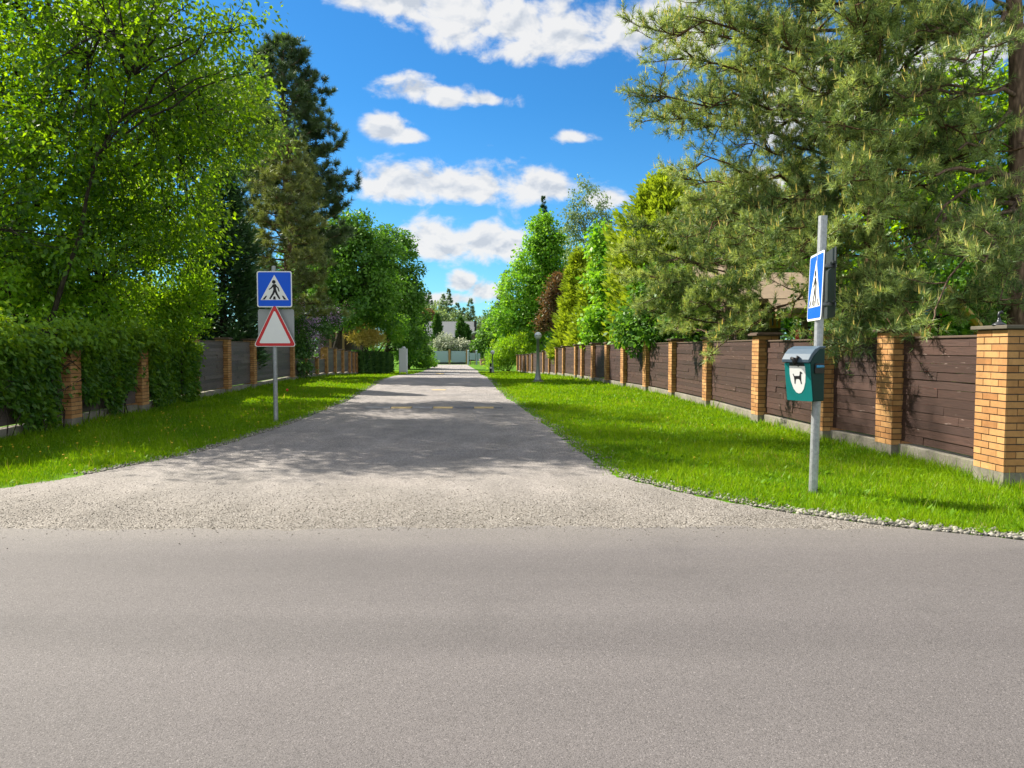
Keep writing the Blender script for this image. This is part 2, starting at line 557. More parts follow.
def cloud_mesh(name, verts, tint, mt, parent=None, loc=(0, 0, 0)):
    """verts (n,k,3): n separate k-cornered leaves as ONE mesh with attribute tint per leaf"""
    n, k, _ = verts.shape
    loc = np.asarray(loc, float)
    me = bpy.data.meshes.new(name)
    me.vertices.add(n * k)
    me.vertices.foreach_set('co', (verts - loc).astype(np.float32).ravel())
    me.loops.add(n * k)
    me.loops.foreach_set('vertex_index', np.arange(n * k, dtype=np.int32))
    me.polygons.add(n)
    me.polygons.foreach_set('loop_start', np.arange(0, n * k, k, dtype=np.int32))
    me.update(calc_edges=True)
    a = me.attributes.new('tint', 'FLOAT', 'POINT')
    a.data.foreach_set('value', np.repeat(np.asarray(tint, np.float32), k))
    me.materials.append(mt)
    o = bpy.data.objects.new(name, me)
    return link(o, parent, loc)


def rdir(n):
    return unit(rng.normal(size=(n, 3)))


def quads(p, a, nrm, L, W, fold=0.12, mid=0.45):
    a = unit(a)
    nrm = unit(nrm - a * np.sum(nrm * a, axis=1, keepdims=True))
    s = np.cross(nrm, a)
    L = np.broadcast_to(L, (len(p),))[:, None]
    W = np.broadcast_to(W, (len(p),))[:, None]
    m0 = p + a * L * mid + nrm * W * fold
    return np.stack([p, m0 + s * W * 0.5, p + a * L, m0 - s * W * 0.5], axis=1)


def tris(p, a, L, W):
    a = unit(a)
    s = unit(np.cross(a, rdir(len(p))))
    L = np.broadcast_to(L, (len(p),))[:, None]
    W = np.broadcast_to(W, (len(p),))[:, None]
    return np.stack([p - s * W * 0.5, p + s * W * 0.5, p + a * L], axis=1)


def bumpy(d, seed, amp=0.25, freq=3.0):
    r = np.random.default_rng(seed)
    out = np.zeros(len(d))
    for k in range(7):
        w = r.normal(size=3) * freq * (1 + 0.4 * k)
        out += np.sin(d @ w + r.uniform(0, 6.28)) / (1 + 0.35 * k)
    return 1 + amp * out / 2.6


def curve(p0, p1, sag, n=7, wob=0.0):
    t = np.linspace(0, 1, n)[:, None]
    p0, p1 = np.asarray(p0, float), np.asarray(p1, float)
    pts = p0 + (p1 - p0) * t
    pts[:, 2] += (4 * t * (1 - t))[:, 0] * sag
    if wob:
        L = np.linalg.norm(p1 - p0)
        pts[1:-1] += rng.normal(size=(n - 2, 3)) * wob * L
    return pts


# ------------------------------------------------------------------ trees
def clump_leaves(cen, ctr, rc, per, L, W, clumptint, drop=-0.35, flat=0.65, upn=0.8):
    n = len(cen)
    idx = np.repeat(np.arange(n), per)
    off = np.clip(rng.normal(size=(n * per, 3)), -1.7, 1.7) * rc[idx][:, None] * 0.55
    off[:, 2] *= flat
    p = cen[idx] + off
    o = unit(off + 0.35 * unit(cen - ctr)[idx] * rc[idx][:, None])
    a = o * 0.6 + rdir(n * per) * 0.7 + np.array([0, 0, drop])
    nr = rdir(n * per) * 0.75 + np.array([0, 0, upn]) + o * 0.3
    sz = rng.uniform(0.65, 1.25, n * per)
    v = quads(p, a, nr, L * sz, W * sz)
    t = np.clip(clumptint[idx] + rng.normal(size=n * per) * 0.17, 0, 0.9)
    return v, t


def broadleaf(name, label, base, blobs, nclump, per, L, W, mt, bark='bark', trunk_r=0.2, rc=(0.35, 0.7), cat='tree',
              group=None, shell=0.45, amp=0.25, seed=1, limbs=16, lean=(0, 0), drop=-0.35, stems=1, twig_r=0.012, crown='crown', trunk_top=0.8):
    base = np.asarray(base, float)
    t = thing(name, base, label, cat, group)
    w = np.array([(b[3] * b[4] * b[5]) ** (2 / 3) for b in blobs])
    w /= w.sum()
    cen, ctr = [], []
    for b, k in zip(blobs, rng.multinomial(nclump, w)):
        d = rdir(k)
        r = shell + (1 - shell) * rng.uniform(0, 1, k) ** 0.6
        r = r * bumpy(d, seed + int(b[0] * 10) % 97, amp)
        c = np.array(b[:3])
        cen.append(c + d * np.array(b[3:6]) * r[:, None])
        ctr.append(np.repeat(c[None], k, 0))
    cen, ctr = np.concatenate(cen), np.concatenate(ctr)
    gmin = base[2] + 0.12
    cen[:, 2] = np.maximum(cen[:, 2], gmin + rng.uniform(0, 0.3, len(cen)))
    rcs = rng.uniform(rc[0], rc[1], len(cen))
    v, tn = clump_leaves(cen, ctr, rcs, per, L, W, rng.uniform(0.1, 0.85, len(cen)), drop)
    ok = v[:, :, 2].min(axis=1) > base[2] + 0.03
    cloud_mesh(crown, v[ok], tn[ok], mt, t, base)
    # wood
    mb = MB()
    top = cen[np.argmax(cen[:, 2])]
    mid = np.mean([b[:3] for b in blobs], axis=0)
    nodes = []
    for s in range(stems):
        b0 = base + (np.array([rng.normal() * 0.15, rng.normal() * 0.15, 0]) if stems > 1 else 0) + np.array([0, 0, -0.05])
        tip = mid * 0.5 + top * 0.5
        tip = base + (tip - base) * trunk_top
        if stems > 1:
            tip = cen[rng.integers(len(cen))]
        n = 10
        pts = curve(b0, tip, 0, n, 0.012)
        mb.tube(pts, trunk_r * np.linspace(1, 0.18, n) * np.where(np.arange(n) == 0, 1.25, 1), 9)
        nodes.append(pts)
    tp = np.concatenate(nodes)
    pick = rng.choice(len(cen), min(limbs, len(cen)), replace=False)
    lim = [tp]
    for i in pick:
        e = cen[i]
        hd = np.linalg.norm(tp[:, :2] - e[:2], axis=1)
        j = np.argmin(np.abs(tp[:, 2] - (e[2] - 0.55 * hd)) + (np.arange(len(tp)) % 10 < 2) * 5)
        pts = curve(tp[j], e, 0.06 * np.linalg.norm(e - tp[j]), 7, 0.02)
        r0 = max(trunk_r * 0.35, twig_r * 1.5)
        mb.tube(pts, np.linspace(r0, twig_r, 7), 5, cap=False)
        lim.append(pts)
    lp = np.concatenate(lim)
    for i in range(len(cen)):
        d = np.linalg.norm(lp - cen[i], axis=1)
        j = np.argmin(d)
        if 0.15 < d[j] < 4.5:
            mb.tube(curve(lp[j], cen[i], 0.05 * d[j], 4, 0.03), np.linspace(twig_r, twig_r * 0.35, 4), 3, cap=False)
    mb.build('trunk', M[bark], t, base, smooth=True)
    return t


def conifer(name, label, base, H, prof, nb, per, L, W, mt, bark='bark', droop=-0.1, lift=0.0, z0=0.15, seed=1, cat='tree', group=None,
            trunk_r=0.18, flat=0.35, wid=0.35, lean=0.0, rough=0.2, crown='crown'):
    """conical tree: branches around a trunk carrying flat sprays; prof(t) = radius at height share t"""
    base = np.asarray(base, float)
    t = thing(name, base, label, cat, group)
    h = z0 + (1 - z0) * np.sort(rng.uniform(0, 1, nb) ** 1.15)
    az = rng.uniform(0, 2 * math.pi, nb)
    R = np.array([prof(x) for x in h]) * rng.uniform(1 - 1.6 * rough, 1 + rough * 0.7, nb)
    R = np.maximum(R, 0.05)
    dr = np.stack([np.cos(az), np.sin(az), np.zeros(nb)], 1)
    org = base + np.stack([np.zeros(nb), np.zeros(nb), h * H], 1)
    idx = np.repeat(np.arange(nb), per)
    n = len(idx)
    s = rng.uniform(0.1, 1, n) ** 0.6
    side = np.stack([-dr[:, 1], dr[:, 0], np.zeros(nb)], 1)
    lat = rng.normal(size=n) * wid * R[idx] * (1.15 - s) * 0.8
    p = org[idx] + dr[idx] * (R[idx] * s)[:, None] + side[idx] * lat[:, None]
    p[:, 2] += droop * R[idx] * s + lift * R[idx] * s ** 2 + rng.normal(size=n) * flat * 0.25
    a = dr[idx] + side[idx] * (np.sign(lat) * rng.uniform(0.2, 1.0, n))[:, None] + rng.normal(size=(n, 3)) * 0.3
    a[:, 2] += droop * 0.8 + lift * 1.5 * s
    nr = np.array([0, 0, 1.0]) + rng.normal(size=(n, 3)) * (0.25 + flat)
    sz = rng.uniform(0.6, 1.25, n) * np.clip(0.45 + R[idx] / max(R.max(), 0.1), 0.5, 1.2)
    v = quads(p, a, nr, L * sz, W * sz, 0.1, 0.4)
    ct = rng.uniform(0.1, 0.8, nb)
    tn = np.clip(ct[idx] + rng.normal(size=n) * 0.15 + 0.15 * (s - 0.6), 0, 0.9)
    # leader shoot
    ok = v[:, :, 2].min(axis=1) > base[2] + 0.03
    cloud_mesh(crown, v[ok], tn[ok], mt, t, base)
    mb = MB()
    mb.tube(curve(base + [0, 0, -0.05], base + [0, 0, H * 0.985], 0, 8), trunk_r * np.linspace(1, 0.06, 8), 8)
    for i in range(0, nb, 2):
        e = org[i] + dr[i] * R[i] * 0.8 + np.array([0, 0, droop * R[i] * 0.8 + lift * R[i] * 0.64])
        mb.tube(curve(org[i] - [0, 0, 0.02], e, 0, 3), [0.02 + trunk_r * 0.08, 0.012, 0.006], 3, cap=False)
    mb.build('trunk', M[bark], t, base, smooth=True)
    return t


def needle_tufts(tips, dirs, ln, per, L, W, ttint, odd=0.0, candle=0.0):
    """tufts of long needles along the last ln metres of each shoot"""
    n = len(tips)
    idx = np.repeat(np.arange(n), per)
    m_ = len(idx)
    u = rng.uniform(0, 1, m_)
    p = tips[idx] - dirs[idx] * (u * ln[idx])[:, None]
    rad = rdir(m_)
    rad = unit(rad - dirs[idx] * np.sum(rad * dirs[idx], 1, keepdims=True))
    a = dirs[idx] * (0.75 - 0.35 * u)[:, None] + rad * rng.uniform(0.5, 1.0, m_)[:, None] + np.array([0, 0, 0.12])
    v = tris(p, a, L * rng.uniform(0.75, 1.2, m_), W)
    t = np.clip(ttint[idx] + rng.normal(size=m_) * 0.13, 0, 0.9)
    if candle > 0:
        k = np.where(rng.uniform(size=n) < candle)[0]
        q = np.concatenate([tips[k], tips[k] + rng.normal(size=(len(k), 3)) * 0.012])
        up = np.concatenate([dirs[k], dirs[k]]) * 0.35 + np.array([0, 0, 1.0]) + rng.normal(size=(len(q), 3)) * 0.12
        v = np.concatenate([v, tris(q, up, rng.uniform(0.07, 0.16, len(q)), 0.016)])
        t = np.concatenate([t, np.full(len(q), 0.97)])
    return v, t


def pine(name, label, base, trunk_pts, trunk_r, branches, mt, per, L, W, sub=9, subL=0.9, shoots=7, tuft=0.18, cat='tree', group=None,
         bark='pine_bark', candle=0.0, stub=(), up=0.25, br=0.05):
    """branches: list of (start, end, sag)"""
    base = np.asarray(base, float)
    t = thing(name, base, label, cat, group)
    mb = MB()
    tp = np.asarray(trunk_pts, float)
    n = len(tp)
    mb.tube(tp, np.linspace(trunk_r, trunk_r * 0.25, n), 12)
    tips, dirs, lens, tint = [], [], [], []
    for (p0, p1, sag) in branches:
        p0, p1 = np.asarray(p0, float), np.asarray(p1, float)
        Lb = np.linalg.norm(p1 - p0)
        pts = curve(p0, p1, sag, 9, 0.022)
        r0 = br * (0.35 + 0.65 * min(1, Lb / 4))
        mb.tube(pts, np.linspace(r0, 0.008, 9), 6, cap=False)
        bt = rng.uniform(0.15, 0.75)
        k = max(3, int(sub * Lb / 2.5))
        for s in list(rng.uniform(0.3, 0.98, k)) + [1.0]:
            f = s * 8
            i = min(int(f), 7)
            q = pts[i] + (pts[i + 1] - pts[i]) * (f - i)
            bd = unit(pts[i + 1] - pts[i])
            d = bd * 0.7 + rng.normal(size=3) * 0.62
            d[2] = d[2] * 0.6 + up * rng.uniform(0, 1.2)
            d = unit(d)
            l2 = subL * rng.uniform(0.5, 1.15) * (1.15 - 0.45 * s)
            e = q + d * l2
            sp = curve(q, e, -0.05 * l2, 4, 0.03)
            mb.tube(sp, [0.013, 0.010, 0.007, 0.004], 4, cap=False)
            ct = bt + rng.normal() * 0.12
            for g in list(rng.uniform(0.3, 1.0, shoots - 1)) + [1.0]:
                w = q + d * l2 * g
                sd = unit(d * 0.6 + rng.normal(size=3) * 0.6 + np.array([0, 0, up]))
                l3 = rng.uniform(0.10, 0.30) * (0.7 + subL * 0.4)
                tp3 = w + sd * l3
                mb.tube([w, tp3], [0.004, 0.003], 3, cap=False)
                tips.append(tp3)
                dirs.append(sd)
                lens.append(min(l3 * 1.1, tuft * rng.uniform(0.7, 1.3)))
                tint.append(ct + rng.normal() * 0.13)
    for (pts, r) in stub:
        mb.tube(pts, np.linspace(r, r * 0.3, len(pts)), 6, cap=False)
    v, tn = needle_tufts(np.array(tips), np.array(dirs), np.array(lens), per, L, W, np.array(tint), candle=candle)
    cloud_mesh('crown', v, tn, M[mt], t, base)
    mb.build('trunk', M[bark], t, base, smooth=True)
    return t


def auto_branches(base, H, prof, nb, z0=0.3, rise=0.15, sag=0.0, lean=(0, 0), lim=None):
    out = []
    base = np.asarray(base, float)
    for i in range(nb):
        h = z0 + (1 - z0) * ((i + rng.uniform()) / nb) ** 0.95
        a = i * 2.4 + rng.normal() * 0.4
        r = prof(h) * rng.uniform(0.65, 1.04)
        s = base + np.array([lean[0] * h, lean[1] * h, h * H])
        e = s + np.array([math.cos(a) * r, math.sin(a) * r, rise * r + rng.normal() * 0.12 * r])
        out.append((s, e, sag * r))
    return out


# ------------------------------------------------------------------ camera, sky, sun
cam = bpy.data.objects.new('camera', bpy.data.cameras.new('camera'))
COL.objects.link(cam)
cam.location = (0, 0, CAMH)
cam.rotation_euler = (math.pi / 2 - PITCH, 0, 0)
cam.data.sensor_width = 36
cam.data.lens = F / 1024 * 36
cam.data.clip_end = 4000
cam.data.clip_start = 0.05
S.camera = cam

S.view_settings.view_transform = 'Standard'
S.view_settings.look = 'None'
S.view_settings.exposure = EXPO
S.view_settings.gamma = 1
S.view_settings.use_curve_mapping = False
S.render.engine = 'CYCLES'
cy = S.cycles
cy.max_bounces = 7
cy.diffuse_bounces = 4
cy.glossy_bounces = 2
cy.transmission_bounces = 4
cy.transparent_max_bounces = 6
cy.use_denoising = True
cy.sample_clamp_indirect = 6

sun = bpy.data.objects.new('sun', bpy.data.lights.new('sun', 'SUN'))
COL.objects.link(sun)
sun.data.energy = 3.8
sun.data.angle = math.radians(0.55)
sun.data.color = (1.0, 0.92, 0.78)
sd = Vector((math.sin(SUN_AZ) * math.cos(SUN_EL), math.cos(SUN_AZ) * math.cos(SUN_EL), math.sin(SUN_EL)))
sun.rotation_euler = sd.to_track_quat('Z', 'Y').to_euler()
sun.location = sd * 50


def build_world():
    w = bpy.data.worlds.new('World')
    S.world = w
    w.use_nodes = True
    nt = w.node_tree
    nt.nodes.clear()
    out = nt.nodes.new('ShaderNodeOutputWorld')
    bg = nt.nodes.new('ShaderNodeBackground')
    nt.links.new(bg.outputs[0], out.inputs[0])
    bg.inputs[1].default_value = 0.15
    sky = nt.nodes.new('ShaderNodeTexSky')
    sky.sky_type = 'NISHITA'
    sky.sun_disc = False
    sky.sun_elevation = SUN_EL
    sky.sun_rotation = SUN_AZ % (2 * math.pi)
    sky.air_density = 1.0
    sky.dust_density = 0.2
    sky.ozone_density = 2.5
    tc = nt.nodes.new('ShaderNodeTexCoord')
    sx = nt.nodes.new('ShaderNodeSeparateXYZ')
    nt.links.new(tc.outputs['Generated'], sx.inputs[0])
    az = MATH(nt, 'ARCTAN2', sx.outputs[0], sx.outputs[1])
    el = MATH(nt, 'ARCSINE', sx.outputs[2])
    cl = [  # centre and half size, in picture pixels turned into azimuth and elevation
        (395, 2, 95, 28), (470, 12, 110, 40), (510, 25, 110, 44), (560, 42, 95, 36), (640, 30, 85, 40), (690, 40, 50, 40), (470, -60, 240, 50),
        (412, 90, 46, 21), (445, 97, 40, 17), (487, 100, 34, 13), (386, 130, 30, 21), (404, 136, 26, 11), (576, 137, 27, 13),
        (398, 186, 60, 26), (440, 187, 70, 28), (490, 187, 76, 29), (535, 190, 62, 26), (600, 200, 30, 14),
        (440, 244, 60, 33), (490, 243, 56, 33), (462, 283, 20, 16), (486, 293, 24, 18), (440, 300, 70, 10),
        (200, 98, 60, 44), (120, 30, 90, 50), (800, 110, 90, 70), (930, 60, 130, 50), (760, 190, 60, 25),
    ]
    m_ = None
    for (px, py, hx, hy) in cl:
        v = ray(px, py)
        a0, e0 = math.atan2(v[0], v[1]), math.asin(v[2])
        va, vb = ray(px + hx, py), ray(px, py - hy)
        ra = abs(math.atan2(va[0], va[1]) - a0)
        re = abs(math.asin(vb[2]) - e0)
        dx = MATH(nt, 'MULTIPLY_ADD', az, 1 / ra, -a0 / ra)
        dy = MATH(nt, 'MULTIPLY_ADD', el, 1 / re, -e0 / re)
        dy = MATH(nt, 'MAXIMUM', dy, MATH(nt, 'MULTIPLY', dy, -1.35))
        r = MATH(nt, 'SQRT', MATH(nt, 'ADD', MATH(nt, 'MULTIPLY', dx, dx), MATH(nt, 'MULTIPLY', dy, dy)))
        s = MATH(nt, 'SUBTRACT', 1.0, r)
        m_ = s if m_ is None else MATH(nt, 'SMOOTH_MAX', m_, s, 0.12)
    # cloud bank added outside the view as white fill for the shadows
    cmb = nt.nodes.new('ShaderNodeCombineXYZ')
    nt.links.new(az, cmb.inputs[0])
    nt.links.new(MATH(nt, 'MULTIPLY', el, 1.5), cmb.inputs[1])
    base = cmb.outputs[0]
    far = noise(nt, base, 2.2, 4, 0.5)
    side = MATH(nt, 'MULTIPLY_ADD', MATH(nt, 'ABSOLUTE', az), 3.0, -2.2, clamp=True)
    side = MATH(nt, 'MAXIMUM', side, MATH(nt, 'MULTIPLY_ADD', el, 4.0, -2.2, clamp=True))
    fill_bank = MATH(nt, 'ADD', MATH(nt, 'MULTIPLY_ADD', side, 2.7, -2.0), MATH(nt, 'MULTIPLY_ADD', far, 4.0, -2.0))
    m_ = MATH(nt, 'MAXIMUM', m_, fill_bank)

    def off(dx, dy):
        n = nt.nodes.new('ShaderNodeVectorMath')
        n.operation = 'ADD'
        nt.links.new(base, n.inputs[0])
        n.inputs[1].default_value = (dx, dy, 0)
        return n.outputs[0]
    f0 = noise(nt, base, 17, 9, 0.58, 0.25)
    f1 = noise(nt, off(-0.006, 0.016), 17, 4, 0.55, 0.25)
    big = noise(nt, base, 9, 4, 0.5)
    f0s = noise(nt, base, 17, 4, 0.55, 0.25)
    d = MATH(nt, 'ADD', MATH(nt, 'MULTIPLY_ADD', f0, 2.3, -1.15), m_)
    d = MATH(nt, 'ADD', d, MATH(nt, 'MULTIPLY_ADD', big, 0.9, -0.45))
    al = nt.nodes.new('ShaderNodeMapRange')
    al.interpolation_type = 'SMOOTHSTEP'
    nt.links.new(d, al.inputs[0])
    al.inputs[1].default_value = 0.0
    al.inputs[2].default_value = 0.58
    rel = MATH(nt, 'MULTIPLY', MATH(nt, 'SUBTRACT', f0s, f1), 2.6)
    thick = MATH(nt, 'MULTIPLY_ADD', d, -0.22, 1.08, clamp=True)
    lum = MATH(nt, 'ADD', thick, rel)
    lum = MATH(nt, 'MINIMUM', MATH(nt, 'MAXIMUM', lum, 0.62), 1.06)
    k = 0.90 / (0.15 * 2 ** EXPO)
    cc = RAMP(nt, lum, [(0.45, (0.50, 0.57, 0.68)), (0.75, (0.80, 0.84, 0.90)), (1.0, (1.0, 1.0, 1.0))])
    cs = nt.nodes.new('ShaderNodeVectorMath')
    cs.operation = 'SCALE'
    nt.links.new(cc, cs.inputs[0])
    nt.links.new(MATH(nt, 'MULTIPLY_ADD', side, 0.55 * k, k), cs.inputs['Scale'])  # unseen clouds brightened beyond the visible ones to add fill light
    hs = nt.nodes.new('ShaderNodeHueSaturation')
    hs.inputs['Saturation'].default_value = 1.1
    hs.inputs['Value'].default_value = 1.0
    nt.links.new(sky.outputs[0], hs.inputs['Color'])
    # clear northern air: deeper blue than the default atmosphere, paler towards the horizon
    pale = MATH(nt, 'MULTIPLY_ADD', el, -3.2, 1.0, clamp=True)
    tint = MIX(nt, pale, (0.079, 0.210, 0.289), (0.133, 0.245, 0.313))
    clear = MIX(nt, 1.0, hs.outputs[0], tint, 'MULTIPLY')
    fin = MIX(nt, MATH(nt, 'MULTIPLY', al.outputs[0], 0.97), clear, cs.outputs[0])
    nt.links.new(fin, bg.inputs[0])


build_world()

# ------------------------------------------------------------------ ground and roads
LEFT = [G(*p) for p in [(-420, 496), (-200, 494), (-50, 492), (0, 489), (60, 480), (130, 466), (200, 452), (240, 440), (290, 424), (345, 402),
                        (372, 386.5), (400, 375), (427, 369.5), (433, 366.5), (436, 364.2)]]
RIGHT = [G(*p) for p in [(1330, 566), (1180, 556), (1024, 541), (880, 526), (780, 512), (680, 493), (620, 478), (600, 466), (580, 452),
                         (560, 437), (540, 420.5), (522, 408), (505, 396.5), (494, 385), (485, 376), (478, 371), (467, 364.8)]]
LY, LX = np.array([p[1] for p in LEFT]), np.array([p[0] for p in LEFT])
RY, RX = np.array([p[1] for p in RIGHT]), np.array([p[0] for p in RIGHT])


def XL(y): return np.interp(y, LY, LX)
def XR(y): return np.interp(y, RY, RX)


def sheet(name, ys, xl, xr, cols, mt, dz):
    vs, fs = [], []
    for y, a, b in zip(ys, xl, xr):
        for k in range(cols + 1):
            vs.append((a + (b - a) * k / cols, y, float(gz(y)) + dz))
    for i in range(len(ys) - 1):
        for k in range(cols):
            j = i * (cols + 1) + k
            fs.append((j, j + 1, j + cols + 2, j + cols + 1))
    o = MB().add(vs, fs).build(name, mt)
    return tag(o, kind='structure')


ys = np.concatenate([[-400, -60, -20], np.linspace(0, 30, 16), np.linspace(32, 80, 49), [90, 110, 150, 250, 500, 1000, 1600]])
sheet('ground', ys, np.full(len(ys), -1500.0), np.full(len(ys), 1500.0), 60, M['turf'], 0.0)
# dusty side road with its flared mouth
ys = np.concatenate([np.linspace(5.0, 14, 120), np.linspace(14.3, 110, 200)])
jit = np.interp(np.arange(len(ys)), np.arange(len(ys)), rng.normal(size=len(ys)) * 0.03)
xl = np.where(ys < LY[0], -45.0, XL(ys)) + jit
xr = XR(ys) + np.roll(jit, 7)
sheet('side_road', ys, xl, xr, 8, M['lane'], 0.006)
# asphalt main road: top edge meets the mouth, then the stone edging
xs = np.concatenate([[-400, -60], np.linspace(-12, 8, 420), [12, 60, 400]])
top = np.minimum(6.26 + 0.05 * np.sin(xs * 0.9 + 1) + 0.03 * np.sin(xs * 4.1) + 0.02 * np.sin(xs * 11) + rng.normal(size=len(xs)) * 0.022, np.interp(xs, RX[:6], RY[:6], left=99, right=RY[0]) - 0.04 if RX[0] < RX[5] else
                 np.interp(xs, RX[:6][::-1], RY[:6][::-1], left=99, right=RY[0]) - 0.04)
vs, fs = [], []
for x, y in zip(xs, top):
    for k in (-14.0, -2.0, 2.0, 4.0):
        vs.append((x, k, 0.012))
    vs.append((x, y, 0.012))
for i in range(len(xs) - 1):
    for k in range(4):
        j = i * 5 + k
        fs.append((j, j + 5, j + 6, j + 1))
tag(MB().add(vs, fs).build('road', M['asphalt']), kind='structure')

# ------------------------------------------------------------------ fences
# (pixel column of pillar, pixel row of its foot)
RF = [(1024, 489.0, 0.50), (903, 457.5, 0.40), (833, 442, 0.40), (767, 424, 0.40), (713, 408, 0.38), (677, 398.5, 0.38), (650, 392, 0.38), (627, 388, 0.38)]
RPTS = []
for px, py, w in RF:
    g = G(px, py)
    RPTS.append((g[0], g[1] + w / 2, w))
for px, Y in [(609.5, 31.6), (595.5, 34.4), (584.5, 36.7), (578, 38.6), (565.6, 42.6), (558.2, 46), (551, 50), (545, 54), (539, 58), (533.5, 62.5), (529, 66.5), (525, 70), (521.5, 73), (518.5, 75.5)]:
    RPTS.append((GX(px, Y)[0], Y, 0.36))
LPTS = [(-7.48 - 0.088 * 7.5, 7.5, 0.4), (-7.48 - 0.088 * 11.2, 11.2, 0.4)]
for px in (64.5, 136.5, 190, 223.8, 250.3, 290, 303.5, 315, 324.6, 333.5, 341.2, 348.2, 352.2, 355.5):
    k = (512 - px) / F
    Y = 7.48 / (k - 0.088)
    LPTS.append((-7.48 - 0.088 * Y, Y, 0.42 if px < 100 else 0.40))

_pil = {}


def pillar_mesh(w, h):
    key = (w, round(h, 2))
    if key in _pil:
        return _pil[key]
    mb = MB()
    c = w / 2
    mb.box((-c + 0.008, -c + 0.008, 0.2), (c - 0.008, c - 0.008, h - 0.002), 1)
    z, row = 0.203, 0
    ch = (h - 0.203) / round((h - 0.203) / 0.079)
    r = random.Random(3)
    while z < h - 0.02:
        for sgn in (-1, 1):
            for ax in (0, 1):
                ext = c if ax == 0 else c - 0.021
                cut = [-ext, ext]
                q = (0.34 if row % 2 else 0.66) if w < 0.45 else None
                if q:
                    cut = [-ext, -ext + 2 * ext * (q if sgn > 0 else 1 - q), ext]
                else:
                    cut = [-ext, -ext + 2 * ext * 0.5, ext] if row % 2 else [-ext, -ext + 2 * ext * 0.25, -ext + 2 * ext * 0.75, ext]
                for a, b in zip(cut[:-1], cut[1:]):
                    a2 = a + (0.005 if a > -ext + 1e-4 else 0)
                    b2 = b - (0.005 if b < ext - 1e-4 else 0)
                    o_ = r.uniform(-0.002, 0.002)
                    lo, hi = sorted((sgn * (c - 0.02), sgn * (c + o_)))
                    if ax == 0:
                        mb.box((lo, a2, z), (hi, b2, z + ch - 0.013))
                    else:
                        mb.box((a2, lo, z), (b2, hi, z + ch - 0.013))
        z += ch
        row += 1
    me = mb.build('brick_pillar', [M['brick'], M['mortar']])
    data = me.data
    bpy.data.objects.remove(me)
    _pil[key] = data
    return data


def local(o_mesh, name, parent, loc, rz):
    o = bpy.data.objects.new(name, o_mesh)
    link(o, parent, loc)
    o.rotation_euler = (0, 0, rz)
    return o


